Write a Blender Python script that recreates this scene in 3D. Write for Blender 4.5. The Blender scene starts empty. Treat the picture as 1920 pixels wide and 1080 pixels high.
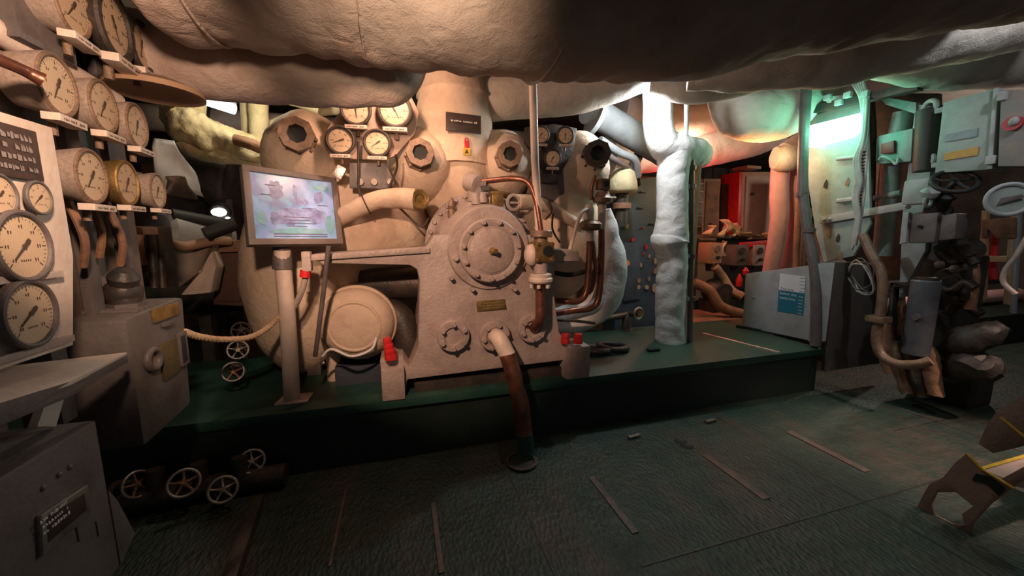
import bpy, bmesh, math, random
from mathutils import Vector as V, Matrix, noise, Quaternion
random.seed(7)
C = bpy.context.scene.collection
R = math.radians
# ------------------------------------------------------------------ camera model (1920x1080)
FPX, TH, PH = 700.0, R(16.5), R(8.13)
_s, _c, _sp, _cp = math.sin(TH), math.cos(TH), math.sin(PH), math.cos(PH)
FW, RT, UP = V((_s*_cp, _c*_cp, -_sp)), V((_c, -_s, 0)), V((_s*_sp, _c*_sp, _cp))
CAM = V((0, 0, 1.5))
def ray(x, y): return FW + (x-960)/FPX*RT + (540-y)/FPX*UP
def PY(x, y, Y): d = ray(x, y); return CAM + d*(Y/d.y)
def PX(x, y, X): d = ray(x, y); return CAM + d*(X/d.x)
def PZ(x, y, Z): d = ray(x, y); return CAM + d*((Z-1.5)/d.z)
def rp(p, px): return px*(p-CAM).dot(FW)/FPX      # metres for a pixel length at p
# ------------------------------------------------------------------ materials
MATS = {}
def mat(name, col, rough=.6, metal=0., col2=None, ns=5., lo=.42, hi=.68, bump=.15, bs=90., emit=0., ecol=None, weave=0.):
    if name in MATS: return MATS[name]
    m = bpy.data.materials.new(name); m.use_nodes = True
    nt = m.node_tree; N = nt.nodes; L = nt.links
    b = N['Principled BSDF']; b.inputs['Roughness'].default_value = rough; b.inputs['Metallic'].default_value = metal
    tc = N.new('ShaderNodeTexCoord')
    c4 = (*col, 1)
    if col2 is not None:
        n1 = N.new('ShaderNodeTexNoise'); n1.inputs['Scale'].default_value = ns; n1.inputs['Detail'].default_value = 8; n1.inputs['Roughness'].default_value = .65
        L.new(tc.outputs['Object'], n1.inputs['Vector'])
        rmp = N.new('ShaderNodeValToRGB'); rmp.color_ramp.elements[0].position = lo; rmp.color_ramp.elements[1].position = hi
        rmp.color_ramp.elements[0].color = c4; rmp.color_ramp.elements[1].color = (*col2, 1)
        L.new(n1.outputs['Fac'], rmp.inputs['Fac']); L.new(rmp.outputs['Color'], b.inputs['Base Color'])
    else: b.inputs['Base Color'].default_value = c4
    if bump > 0:
        n2 = N.new('ShaderNodeTexNoise'); n2.inputs['Scale'].default_value = bs; n2.inputs['Detail'].default_value = 4
        L.new(tc.outputs['Object'], n2.inputs['Vector'])
        bp = N.new('ShaderNodeBump'); bp.inputs['Strength'].default_value = bump; bp.inputs['Distance'].default_value = .01
        L.new(n2.outputs['Fac'], bp.inputs['Height'])
        if weave:
            n3 = N.new('ShaderNodeTexNoise'); n3.inputs['Scale'].default_value = 14; n3.inputs['Detail'].default_value = 6; n3.inputs['Distortion'].default_value = .8
            L.new(tc.outputs['Object'], n3.inputs['Vector'])
            bq = N.new('ShaderNodeBump'); bq.inputs['Strength'].default_value = weave; bq.inputs['Distance'].default_value = .03
            L.new(n3.outputs['Fac'], bq.inputs['Height']); L.new(bp.outputs['Normal'], bq.inputs['Normal']); L.new(bq.outputs['Normal'], b.inputs['Normal'])
        else: L.new(bp.outputs['Normal'], b.inputs['Normal'])
    if emit: b.inputs['Emission Strength'].default_value = emit; b.inputs['Emission Color'].default_value = (*(ecol or col), 1)
    MATS[name] = m; return m
LAG = mat('white_lagging', (.66,.60,.53), .9, col2=(.50,.43,.36), ns=3, bump=.35, bs=160, weave=.35)
LAGD = mat('sooty_lagging', (.42,.33,.28), .9, col2=(.28,.195,.155), ns=2.5, bump=.35, bs=140, weave=.4)
LAGY = mat('yellowed_lagging', (.62,.54,.34), .8, col2=(.42,.34,.18), ns=4, bump=.3, bs=120, weave=.35)
LAGW = mat('clean_lagging', (.74,.74,.74), .85, col2=(.60,.58,.55), ns=4, bump=.3, bs=150, weave=.3)
LAGE = mat('engine_lagging', (.66,.51,.38), .85, col2=(.48,.345,.25), ns=3, bump=.3, bs=150, weave=.3)
PAINT = mat('stone_paint', (.41,.33,.295), .5, col2=(.30,.23,.20), ns=7, bump=.4, bs=48)
PAINTL = mat('cream_paint', (.66,.54,.46), .5, col2=(.52,.40,.33), ns=6, bump=.15, bs=60)
PAINTG = mat('grey_paint', (.125,.105,.10), .5, col2=(.085,.07,.066), ns=8, bump=.2, bs=60)
PGREY = mat('pale_grey_paint', (.36,.38,.39), .55, col2=(.28,.29,.30), ns=7, bump=.15, bs=70)
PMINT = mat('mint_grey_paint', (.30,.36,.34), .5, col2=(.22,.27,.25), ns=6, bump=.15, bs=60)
DARKM = mat('dark_iron', (.045,.04,.038), .5, .4, col2=(.10,.07,.05), ns=9, bump=.3, bs=50)
BLACK = mat('black_rubber', (.012,.012,.012), .6, bump=.1)
STEEL = mat('worn_steel', (.40,.38,.35), .4, .8, col2=(.20,.16,.13), ns=12, bump=.2, bs=60)
BRASS = mat('tarnished_brass', (.42,.28,.10), .4, .75, col2=(.20,.12,.05), ns=14, bump=.25, bs=60)
BRONZE = mat('bronze_paint', (.26,.17,.115), .5, .25, col2=(.12,.07,.042), ns=10, bump=.35, bs=45)
COPPER = mat('old_copper', (.32,.13,.08), .38, .75, col2=(.14,.06,.045), ns=8, bump=.2, bs=40)
RUST = mat('rusty_paint', (.30,.15,.08), .75, col2=(.13,.07,.05), ns=6, bump=.3, bs=50)
WOOD = mat('tan_board', (.40,.25,.15), .7, col2=(.30,.18,.11), ns=3, bump=.2, bs=60)
GREENM = mat('green_deck_paint', (.012,.048,.036), .42, col2=(.026,.072,.052), ns=3.5, bump=.3, bs=110)
GREENR = mat('green_riser_paint', (.008,.018,.014), .5, col2=(.016,.024,.02), ns=3, bump=.2, bs=80)
DIAL = mat('aged_dial', (.60,.45,.31), .6, col2=(.42,.28,.17), ns=30, bump=.05)
INK = mat('dial_ink', (.07,.045,.03), .7, bump=0)
RED = mat('red_paint', (.62,.02,.02), .45, col2=(.40,.01,.012), ns=12, bump=.15)
YEL = mat('yellow_paint', (.70,.46,.04), .5, col2=(.5,.3,.03), ns=12, bump=.1)
ORANGE = mat('orange_tag_paint', (.75,.22,.04), .5, bump=.1)
PLATE = mat('dark_plate', (.055,.035,.028), .4, col2=(.035,.022,.018), ns=20, bump=.1)
PALE = mat('pale_lettering', (.62,.58,.54), .6, bump=0)
BLUEG = mat('blue_grey_steel', (.055,.068,.09), .55, .1, col2=(.035,.042,.055), ns=5, bump=.25, bs=45)
ROPE = mat('sisal_rope', (.55,.38,.24), .9, col2=(.40,.26,.15), ns=30, bump=.4, bs=120)
CABLE = mat('grey_cable', (.45,.46,.44), .5, col2=(.34,.34,.32), ns=10, bump=.1)
TEAL = mat('teal_print', (.012,.16,.24), .45, bump=0)
WHITE = mat('white_print', (.72,.74,.78), .5, bump=0)
BROWNP = mat('brown_stair_paint', (.22,.15,.11), .6, col2=(.15,.10,.075), ns=6, bump=.25, bs=60)
CONC = mat('hull_paint', (.11,.085,.07), .8, col2=(.05,.04,.035), ns=2, bump=.3, bs=30)
def floor_mat():
    m = bpy.data.materials.new('tread_plate_floor'); m.use_nodes = True
    nt = m.node_tree; N = nt.nodes; L = nt.links; b = N['Principled BSDF']
    tc = N.new('ShaderNodeTexCoord')
    n1 = N.new('ShaderNodeTexNoise'); n1.inputs['Scale'].default_value = 1.3; n1.inputs['Detail'].default_value = 9; n1.inputs['Roughness'].default_value = .7
    mp = N.new('ShaderNodeMapping'); mp.inputs['Scale'].default_value = (2.2, .8, 1)
    L.new(tc.outputs['Object'], mp.inputs['Vector']); L.new(mp.outputs['Vector'], n1.inputs['Vector'])
    r = N.new('ShaderNodeValToRGB'); e = r.color_ramp.elements
    e[0].position = .36; e[0].color = (.010,.024,.019,1); e[1].position = .66; e[1].color = (.052,.038,.031,1)
    k = e.new(.5); k.color = (.017,.034,.027,1)
    L.new(n1.outputs['Fac'], r.inputs['Fac'])
    st = N.new('ShaderNodeTexNoise'); st.inputs['Scale'].default_value = 6; st.inputs['Detail'].default_value = 8; st.inputs['Roughness'].default_value = .8
    mps = N.new('ShaderNodeMapping'); mps.inputs['Scale'].default_value = (.35, 2.4, 1); mps.inputs['Rotation'].default_value = (0,0,-.25)
    L.new(tc.outputs['Object'], mps.inputs['Vector']); L.new(mps.outputs['Vector'], st.inputs['Vector'])
    sr = N.new('ShaderNodeMapRange'); sr.inputs['From Min'].default_value = .3; sr.inputs['From Max'].default_value = .7; sr.inputs['To Min'].default_value = .45; sr.inputs['To Max'].default_value = 1.7
    L.new(st.outputs['Fac'], sr.inputs['Value'])
    mx = N.new('ShaderNodeMix'); mx.data_type = 'RGBA'; mx.blend_type = 'MULTIPLY'; mx.inputs['Factor'].default_value = 1
    L.new(r.outputs['Color'], mx.inputs['A']); L.new(sr.outputs['Result'], mx.inputs['B'])
    sp = N.new('ShaderNodeTexNoise'); sp.inputs['Scale'].default_value = 38; sp.inputs['Detail'].default_value = 2
    L.new(tc.outputs['Object'], sp.inputs['Vector'])
    tr = N.new('ShaderNodeMapRange'); tr.inputs['From Min'].default_value = .765; tr.inputs['From Max'].default_value = .80
    L.new(sp.outputs['Fac'], tr.inputs['Value'])
    m2 = N.new('ShaderNodeMix'); m2.data_type = 'RGBA'; m2.inputs['B'].default_value = (.30,.30,.27,1)
    L.new(tr.outputs['Result'], m2.inputs['Factor']); L.new(mx.outputs['Result'], m2.inputs['A']); L.new(m2.outputs['Result'], b.inputs['Base Color'])
    n4 = N.new('ShaderNodeTexNoise'); n4.inputs['Scale'].default_value = 7; n4.inputs['Detail'].default_value = 5
    L.new(tc.outputs['Object'], n4.inputs['Vector'])
    r2 = N.new('ShaderNodeMapRange'); r2.inputs['To Min'].default_value = .48; r2.inputs['To Max'].default_value = .75
    L.new(n4.outputs['Fac'], r2.inputs['Value']); L.new(r2.outputs['Result'], b.inputs['Roughness'])
    w = N.new('ShaderNodeTexVoronoi'); w.inputs['Scale'].default_value = 55
    mp2 = N.new('ShaderNodeMapping'); mp2.inputs['Rotation'].default_value = (0,0,.78); mp2.inputs['Scale'].default_value = (1,.6,1)
    L.new(tc.outputs['Object'], mp2.inputs['Vector']); L.new(mp2.outputs['Vector'], w.inputs['Vector'])
    bp = N.new('ShaderNodeBump'); bp.inputs['Strength'].default_value = .8; bp.inputs['Distance'].default_value = .008
    L.new(w.outputs['Distance'], bp.inputs['Height']); L.new(bp.outputs['Normal'], b.inputs['Normal'])
    return m
FLOORM = floor_mat()
def print_mat():
    m = bpy.data.materials.new('faded_information_print'); m.use_nodes = True
    nt = m.node_tree; N = nt.nodes; L = nt.links; b = N['Principled BSDF']; b.inputs['Roughness'].default_value = .3
    tc = N.new('ShaderNodeTexCoord'); n1 = N.new('ShaderNodeTexNoise'); n1.inputs['Scale'].default_value = 9; n1.inputs['Detail'].default_value = 7
    L.new(tc.outputs['Object'], n1.inputs['Vector'])
    r = N.new('ShaderNodeValToRGB'); e = r.color_ramp.elements
    e[0].position = .36; e[0].color = (.20,.29,.62,1); e[1].position = .64; e[1].color = (.40,.60,1,1)
    k = e.new(.45); k.color = (.22,.46,.78,1); k = e.new(.54); k.color = (.32,.45,.90,1)
    L.new(n1.outputs['Fac'], r.inputs['Fac']); L.new(r.outputs['Color'], b.inputs['Base Color'])
    return m
PRINT = print_mat()
PRINTD = mat('printed_drawing', (.15,.16,.38), .4, col2=(.34,.42,.78), ns=16, lo=.35, hi=.6, bump=0)
PRINTT = mat('printed_sea_green', (.17,.40,.50), .4, col2=(.30,.52,.68), ns=14, bump=0)
# ------------------------------------------------------------------ mesh builder
def frame_of(axis):
    a = V(axis).normalized(); t = V((0,0,1)) if abs(a.z) < .9 else V((1,0,0))
    u = t.cross(a).normalized(); return u, a.cross(u), a
def catmull(pts, n=8):
    P = [V(p) for p in pts]; out = []
    for i in range(len(P)-1):
        a, b, c, d = P[max(i-1,0)], P[i], P[i+1], P[min(i+2,len(P)-1)]
        for k in range(n):
            t = k/n
            out.append(.5*((2*b)+(c-a)*t+(2*a-5*b+4*c-d)*t*t+(3*b-a-3*c+d)*t**3))
    out.append(P[-1]); return out
class M:
    def __init__(s): s.bm = bmesh.new()
    def raw(s, vs, fs):
        b = [s.bm.verts.new(v) for v in vs]
        for f in fs:
            try: s.bm.faces.new([b[i] for i in f])
            except ValueError: pass
        return b
    def box(s, c, size, rot=None, bev=0.):
        h = V(size)/2; c = V(c); q = rot or Matrix.Identity(3)
        t = bmesh.new(); bmesh.ops.create_cube(t, size=1)
        for v in t.verts: v.co = V((v.co.x*size[0], v.co.y*size[1], v.co.z*size[2]))
        if bev: bmesh.ops.bevel(t, geom=list(t.edges), offset=bev, segments=2, affect='EDGES', profile=.7)
        for v in t.verts: v.co = c + q @ v.co
        s.merge(t); return s
    def merge(s, t):
        me = bpy.data.meshes.new('tmp'); t.to_mesh(me); t.free(); s.bm.from_mesh(me); bpy.data.meshes.remove(me)
    def prism(s, pts, vec, bev=0.):
        t = bmesh.new(); vec = V(vec); n = len(pts)
        a = [t.verts.new(V(p)) for p in pts]; b = [t.verts.new(V(p)+vec) for p in pts]
        t.faces.new(a); t.faces.new(b[::-1])
        for i in range(n): t.faces.new((a[i], b[i], b[(i+1)%n], a[(i+1)%n]))
        bmesh.ops.recalc_face_normals(t, faces=list(t.faces))
        if bev:
            bmesh.ops.bevel(t, geom=list(t.edges), offset=bev, segments=2, affect='EDGES', profile=.6)
        s.merge(t); return s
    def quadbox(s, q, thick, bev=0.):
        n = (V(q[1])-V(q[0])).cross(V(q[3])-V(q[0])).normalized()
        return s.prism(q, n*thick, bev)
    def tube(s, pts, r, seg=16, smooth=True, n=8, close=False, sq=1.):
        P = catmull(pts, n) if smooth and len(pts) > 2 else [V(p) for p in pts]
        if smooth and not isinstance(r, (int, float)):
            rr = []; m = len(r)-1
            for i in range(len(P)):
                f = i/(len(P)-1)*m; k = min(int(f), m-1); u = f-k; u = u*u*(3-2*u); rr.append(r[k]*(1-u)+r[k+1]*u)
        else: rr = list(r) if not isinstance(r, (int, float)) else [r]*len(P)
        if len(rr) != len(P): rr = [rr[min(i, len(rr)-1)] for i in range(len(P))]
        T = [(P[min(i+1,len(P)-1)]-P[max(i-1,0)]).normalized() for i in range(len(P))]
        u, v, _ = frame_of(T[0]); vs, fs = [], []
        for i, p in enumerate(P):
            if i:
                q = T[i-1].rotation_difference(T[i]); u = q @ u
            u = (u - T[i]*u.dot(T[i])).normalized(); v = T[i].cross(u)
            for k in range(seg):
                a = 2*math.pi*k/seg; vs.append(p+rr[i]*(u*math.cos(a)+v*math.sin(a)*sq))
        for i in range(len(P)-1):
            for k in range(seg):
                a, b = i*seg+k, i*seg+(k+1)%seg; fs.append((a, b, b+seg, a+seg))
        fs.append(tuple(range(seg))[::-1]); fs.append(tuple(range((len(P)-1)*seg, len(P)*seg)))
        s.raw(vs, fs); return s
    def long(s, a, b, r, seg=28, step=.05):          # straight tube with many rings (for wrinkles)
        a, b = V(a), V(b); n = max(2, int((b-a).length/step))
        return s.tube([a.lerp(b, i/n) for i in range(n+1)], r, seg, smooth=False)
    def lathe(s, prof, o, axis, seg=32):
        u, v, a = frame_of(axis); o = V(o); vs, fs = [], []
        for r, h in prof:
            for k in range(seg):
                t = 2*math.pi*k/seg; vs.append(o+a*h+r*(u*math.cos(t)+v*math.sin(t)))
        for i in range(len(prof)-1):
            for k in range(seg):
                p, q = i*seg+k, i*seg+(k+1)%seg; fs.append((p, q, q+seg, p+seg))
        if prof[0][0] > 0: fs.append(tuple(range(seg))[::-1])
        if prof[-1][0] > 0: fs.append(tuple(range((len(prof)-1)*seg, len(prof)*seg)))
        s.raw(vs, fs); return s
    def cyl(s, a, b, r, r2=None, seg=24, bev=0.):
        a, b = V(a), V(b); h = (b-a).length; r2 = r if r2 is None else r2
        pr = [(r, 0), (r2, h)] if not bev else [(r-bev, 0), (r, bev), (r2, h-bev), (r2-bev, h)]
        return s.lathe(pr, a, b-a, seg)
    def torus(s, c, axis, Rr, r, seg=32, rs=10):
        u, v, a = frame_of(axis); c = V(c); vs, fs = [], []
        for i in range(seg):
            t = 2*math.pi*i/seg; d = u*math.cos(t)+v*math.sin(t)
            for k in range(rs):
                w = 2*math.pi*k/rs; vs.append(c+d*(Rr+r*math.cos(w))+a*r*math.sin(w))
        for i in range(seg):
            for k in range(rs):
                fs.append((i*rs+k, ((i+1)%seg)*rs+k, ((i+1)%seg)*rs+(k+1)%rs, i*rs+(k+1)%rs))
        s.raw(vs, fs); return s
    def ell(s, c, rad, seg=32, rings=20):
        t = bmesh.new(); bmesh.ops.create_uvsphere(t, u_segments=seg, v_segments=rings, radius=1)
        for v in t.verts: v.co = V(c)+V((v.co.x*rad[0], v.co.y*rad[1], v.co.z*rad[2]))
        s.merge(t); return s
    def wrinkle(s, amp, sc=3., seed=0., fold=0.):
        s.bm.normal_update(); d = []
        for v in s.bm.verts:
            p = v.co*sc+V((seed, seed*.7, -seed))
            a = noise.fractal(p, .9, 2.1, 4)*amp
            if fold: a += fold*(abs(noise.noise(v.co*V((7,3,7)) + V((seed,)*3)))-.25)
            d.append(a)
        for v, a in zip(s.bm.verts, d): v.co = v.co+v.normal*a
        return s
OFF = {}
def ob(name, m, material, parent=None, sharp=38, label=None):
    bm = m.bm; bmesh.ops.remove_doubles(bm, verts=list(bm.verts), dist=1e-5); bmesh.ops.recalc_face_normals(bm, faces=list(bm.faces)); bm.normal_update()
    off = OFF.get(parent.name, V((0,0,0))) if parent else V((0,0,0))
    for v in bm.verts: v.co -= off
    for f in bm.faces: f.smooth = True
    for e in bm.edges:
        if len(e.link_faces) == 2 and e.calc_face_angle(0) > R(sharp): e.smooth = False
    me = bpy.data.meshes.new(name); bm.to_mesh(me); bm.free(); me.materials.append(material)
    o = bpy.data.objects.new(name, me); C.objects.link(o)
    if parent: o.parent = parent; OFF[o.name] = off
    if label: o['label'] = label
    return o
def tag(o, label, cat, group=None):
    o['label'] = label; o['category'] = cat
    if group: o['group'] = group
    return o
def T(name, loc, label, cat, group=None):
    o = bpy.data.objects.new(name, None); o.empty_display_size = .1; C.objects.link(o); o.location = V(loc); OFF[o.name] = V(loc)
    return tag(o, label, cat, group)
def S(name, m, material, sharp=38):
    o = ob(name, m, material, sharp=sharp); o['kind'] = 'structure'; return o
def kids(o): return [c for c in C.objects if c.parent == o]
def dup(root, loc, rot, sc, label, group=None):
    r = root.copy(); C.objects.link(r); r.location = loc; r.rotation_mode = 'QUATERNION'; r.rotation_quaternion = rot; r.scale = (sc,)*3
    r['label'] = label
    if group: r['group'] = group
    for c in kids(root):
        k = c.copy(); C.objects.link(k); k.parent = r
        for g in kids(c):
            h = g.copy(); C.objects.link(h); h.parent = k
    return r
def xf(root, loc, rot, sc):
    root.location = loc; root.rotation_mode = 'QUATERNION'; root.rotation_quaternion = rot; root.scale = (sc,)*3
def faceq(n, upv=(0,0,1)):      # rotation taking local -Y to n, local Z near up
    y = -V(n).normalized(); z = V(upv); z = (z-y*z.dot(y)).normalized(); x = y.cross(z)
    return Matrix((x, y, z)).transposed().to_quaternion()
def text_into(m, s, o, ux, uy, h):
    cu = bpy.data.curves.new('t', 'FONT'); cu.body = s; cu.size = 1; cu.resolution_u = 2
    t = bpy.data.objects.new('t', cu); C.objects.link(t); bpy.context.view_layer.update()
    me = t.to_mesh(); o, ux, uy = V(o), V(ux).normalized(), V(uy).normalized(); w = ux.cross(uy)
    m.raw([o+ux*v.co.x*h+uy*v.co.y*h+w*.0008 for v in me.vertices], [tuple(p.vertices) for p in me.polygons])
    t.to_mesh_clear(); bpy.data.objects.remove(t); bpy.data.curves.remove(cu)
def strokes(m, o, ux, uy, w, h, rows, seed=1, fill=.7, lines=1.):  # worn, unreadable engraved lines
    rr = random.Random(seed); o, ux, uy = V(o), V(ux).normalized(), V(uy).normalized(); n = ux.cross(uy)
    for i in range(rows):
        y = h*(1-(i+.5)/rows); x = rr.uniform(0, .08)*w; ch = h/rows*fill
        while x < w*.96:
            k = rr.uniform(.3, 1.)*ch*.7; hh = ch*rr.uniform(.55, 1)
            if rr.random() < .85:
                a = o+ux*x+uy*(y-hh/2)+n*.0012; 
                m.raw([a, a+ux*k, a+ux*k+uy*hh*rr.uniform(.3,1), a+uy*hh], [(0,1,2,3)])
            x += k*1.35
    return m
# ------------------------------------------------------------------ setting
BY, PH_ = 2.45, .425        # platform front, platform top
S('floor', M().box((4,2.5,-.05), (16,13,.1)), FLOORM)
S('ceiling', M().box((4,3.2,3.25), (16,10,.1)), CONC)
S('wall_back', M().box((4,8.05,1.6), (16,.1,3.4)), CONC)
S('wall_left', M().box((-3.35,3.2,1.6), (.1,10,3.4)), CONC)
S('wall_right', M().box((11.5,3.2,1.6), (.1,10,3.4)), CONC)
S('platform', M().box(((-3.2+3.83)/2,BY+.62,PH_-.03), (3.83+3.2,1.24,.06), bev=.008), GREENM)
S('platform_riser', M().box(((-3.2+3.80)/2,BY+.05,(PH_-.06)/2), (3.80+3.2,.04,PH_-.06)), GREENR)
S('platform_kerb', M().prism([PZ(1380,614,.425), PZ(1552,646,.425), PZ(1552,646,.425)+V((.07,0,0)), PZ(1380,614,.425)+V((.07,0,0))], (0,0,.03)), GREENR)
S('ledge_far', M().box((7.5,4.0,.2), (5.5,2.2,.4), bev=.01), GREENR)
STRIP = mat('worn_weld_strip', (.13,.085,.07), .6, col2=(.05,.05,.045), ns=14, bump=.3)
SEAM = mat('plate_seam', (.012,.016,.015), .6, col2=(.06,.05,.04), ns=10, bump=.2)
k = 0
for x, y0, y1, w in ((-.37,1.68,2.22,.014), (.116,1.50,1.96,.024), (1.083,1.45,1.91,.038), (1.95,1.45,1.90,.055), (2.80,1.46,1.97,.055)):
    k += 1; S('trim_%d' % k, M().box((x,(y0+y1)/2,.003), (w,y1-y0,.006), bev=.002), STRIP)
for c, sz in (((2.46,1.2,.001),(.012,2.5,.003)), ((.6,.9,.001),(.01,2.8,.003)), ((2.6,1.28,.0012),(3.2,.012,.003)), ((4.1,1.9,.001),(.012,1.2,.003)), ((5.2,1.75,.001),(3.2,.012,.003))):
    k += 1; S('trim_%d' % k, M().box(c, sz), SEAM)
a, b = PZ(1318,625,PH_), PZ(1462,661,PH_); k += 1; S('trim_%d' % k, M().tube([a,b], .008, 8, smooth=False), STEEL)
# ------------------------------------------------------------------ overhead ducts
def pipe(name, pts, r, m, label, cat='pipe', wr=.008, sc=4, seg=28, n=14, seed=0, group=None, fold=0):
    mm = M().tube(pts, r, seg, n=n)
    if wr: mm.wrinkle(wr, sc, seed, fold)
    return tag(ob(name, mm, m, sharp=60), label, cat, group)
t = T('lagged_duct', (0,1.6,2.65), 'huge canvas-lagged trunk running across under the ceiling in front of the engine', 'duct')
m = M().tube([(-.74,1.60,2.65),(-.73,1.60,2.65),(-.4,1.60,2.655),(.6,1.59,2.665),(1.3,1.50,2.72),(2.1,1.25,2.83),(3.0,.9,2.9)], [.36,.48,.48,.49,.49,.46,.42], 72, n=34).wrinkle(.022, 2.6, 3, .03)
ob('lagging', m, LAGD, t, sharp=80)
for x in (-.60,-.1,.62): ob('seam_band', M().torus((x,1.6,2.66), (1,.02,0), .488, .006, 72, 6).wrinkle(.004,5), LAGD, t)
pipe('lagged_duct', [(-3,2.12,2.27),(-1.4,2.12,2.27),(-.6,2.12,2.285),(-.2,2.12,2.30),(.0,2.14,2.36),(.03,2.3,2.75)], [.165,.165,.168,.165,.16,.13], LAGD, 'thinner grey lagged duct tucked below and behind the huge trunk, above the gauges', 'duct', .01, 3, 40, 20, 5, None, .015)
a = [PY(1290,140,2.35), PY(1420,118,2.1), PY(1560,95,1.9), PY(1740,52,1.72), PY(1930,10,1.6)]
pipe('lagged_duct', a, [.10,.17,.22,.24,.26], LAG, 'lagged duct with white-lit upper ridge, branching from the trunk toward upper right', 'duct', .016, 3, 40, 16, 8, None, .02)
a = [PY(1225,150,2.75), PY(1330,150,2.5), PY(1480,116,2.35), PY(1620,94,2.2), PY(1780,110,2.05), PY(1960,98,1.95)]
pipe('lagged_duct', a, [.13,.165,.15,.18,.22,.26], LAG, 'lagged duct glowing green underneath, right above the lit tube lamp', 'duct', .014, 3, 40, 16, 11, None, .02)
# ------------------------------------------------------------------ engine
EY = 3.12
t = T('turbine_engine', (.4,3.5,.425), 'large cream lagged steam engine with four rounded lobes behind the grey gear casing', 'engine')
m = M()
m.prism([(-1.0,3.22,.43),(1.62,3.22,.43),(1.62,3.22,1.9),(1.35,3.22,2.1),(-.7,3.22,2.1),(-1.02,3.22,1.8)], (0,1.1,0), 0)
bmesh.ops.subdivide_edges(m.bm, edges=list(m.bm.edges), cuts=14, use_grid_fill=True)
for i in range(6): bmesh.ops.smooth_vert(m.bm, verts=list(m.bm.verts), factor=.5, use_axis_x=True, use_axis_y=True, use_axis_z=True)
ob('lagged_casing', m.wrinkle(.012, 3, 2), LAGE, t, sharp=80)
def lobe(px, py, rx, rz, y0, seed, depth=.5):
    c = PY(px, py, y0)
    mm = M().ell((c.x, c.y+depth*.75, c.z), (rx, depth, rz), 48, 32).wrinkle(.012, 4, seed, .012)
    ob('lagged_lobe', mm, LAGE, t, sharp=80); return c
lobe(561,290,.305,.355,2.86,1,.5); lobe(797,303,.27,.30,2.86,2,.42); lobe(953,303,.27,.30,2.9,3,.4); lobe(1108,312,.27,.36,2.95,4,.45)
c = PY(662,430,2.95); ob('lagged_belly', M().ell((c.x,c.y+.3,c.z), (.58,.42,.55), 48, 32).wrinkle(.012,3,7,.01), LAGE, t, sharp=80)
c = PY(545,520,2.95); ob('lagged_belly', M().ell((c.x-.02,c.y+.3,c.z-.05), (.38,.42,.75), 40, 30).wrinkle(.012,3,9,.01), LAGE, t, sharp=80)
c = PY(1085,440,2.95); ob('lagged_belly', M().ell((c.x-.08,c.y+.33,c.z), (.42,.42,.62), 40, 30).wrinkle(.01,3,12,.01), LAGE, t, sharp=80)
c = PY(868,310,2.84); ob('lagged_saddle', M().ell((c.x,c.y+.32,c.z), (.30,.32,.62), 40, 30).wrinkle(.008,3,10), LAGE, t, sharp=80)
n0 = PY(852,240,3.1)
m = M().lathe([(.30,-.30),(.30,-.12),(.29,-.02),(.305,.0),(.30,.04),(.285,.12),(.27,.2),(.285,.215),(.27,.24),(.25,.34),(.245,.5),(.24,.75)], (n0.x,n0.y,n0.z), (0,0,1), 48).wrinkle(.008,5,4,.012)
ob('lagged_neck', m, LAGE, t, sharp=80)
def nozzle(px, py, Y, r, material=BRONZE, ang=0, L=.16, tip=True):
    c = PY(px, py, Y); ax = V((c.x*-.25+.02, -1, -.02)).normalized()
    o = c+ax*0; back = c-ax*L
    mm = M().lathe([(r*1.25,-.02),(r*1.22,.02),(r*.95,.035),(r*.9,L*.6),(r*1.12,L*.62),(r*1.12,L),(r*.62,L),(r*.55,L-.06),(0,L-.06)], back, ax, 8)
    n = ob('nozzle', mm, material, t, sharp=30)
    k = ob('bore', M().cyl(back+ax*(L-.055), back+ax*(L-.045), r*.55, seg=16), BLACK, n)
    for i in range(8):
        a = 2*math.pi*i/8; u, v, _ = frame_of(ax)
        q = back+ax*.02+(u*math.cos(a)+v*math.sin(a))*r*1.12
        ob('stud', M().cyl(q, q+ax*.02, r*.11, seg=6), material, n)
    return n
nozzle(556,250,2.62,.09); nozzle(788,285,2.60,.082, BRONZE); nozzle(957,288,2.64,.082, BRONZE); nozzle(1121,287,2.72,.095, DARKM)
q0 = PY(836,209,2.78); q1 = PY(902,217,2.78); q2 = PY(902,251,2.78); q3 = PY(836,244,2.78)
pl = ob('name_plate', M().quadbox([q0,q3,q2,q1], -.015, .003), PLATE, t)
m = M(); strokes(m, q3+V((.03,-.018,.055)), (q1-q0), (0,0,1), .2, .02, 1, 4); ob('plate_lettering', m, PALE, pl)
# drum seen through the casing arch, and its pipes
c = PY(664,612,2.66)
m = M().lathe([(.0,-.02),(.12,-.02),(.19,.0),(.235,.04),(.25,.09),(.25,.45)], c, (.1,1,0), 48).wrinkle(.006,5,3)
d = ob('cylinder_cover', m, LAGE, t, sharp=70)
ob('cover_ring', M().torus(c+V((0,-.004,0)), (.1,1,0), .165, .013, 48, 8), LAGE, d); ob('cover_ring', M().torus(c+V((.012,.11,0)), (.1,1,0), .252, .016, 48, 8), LAGE, d)
for i in range(5):
    q = PY(690+i*5, 600+i*7, 2.67); ob('stud', M().cyl(q+V((0,.03,0)), q-V((0,.035,0)), .017, seg=6), PAINT, d)
ob('support_leg', M().tube([PY(624,640,2.95), PY(626,690,2.95), PY(628,716,2.95)], [.055,.05,.05], 16), LAGE, t)
ob('pipe_stub', M().cyl(PY(680,533,2.95), PY(800,530,2.85), .12, seg=24, bev=.01), DARKM, t)
ob('pipe_stub', M().tube([PY(700,580,2.9), PY(745,590,2.85), PY(765,640,2.8), PY(760,690,2.8)], .10, 20), DARKM, t)
ob('base_block', M().box(PY(700,690,2.95), (.5,.3,.16), bev=.02), BLUEG, t)
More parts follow.
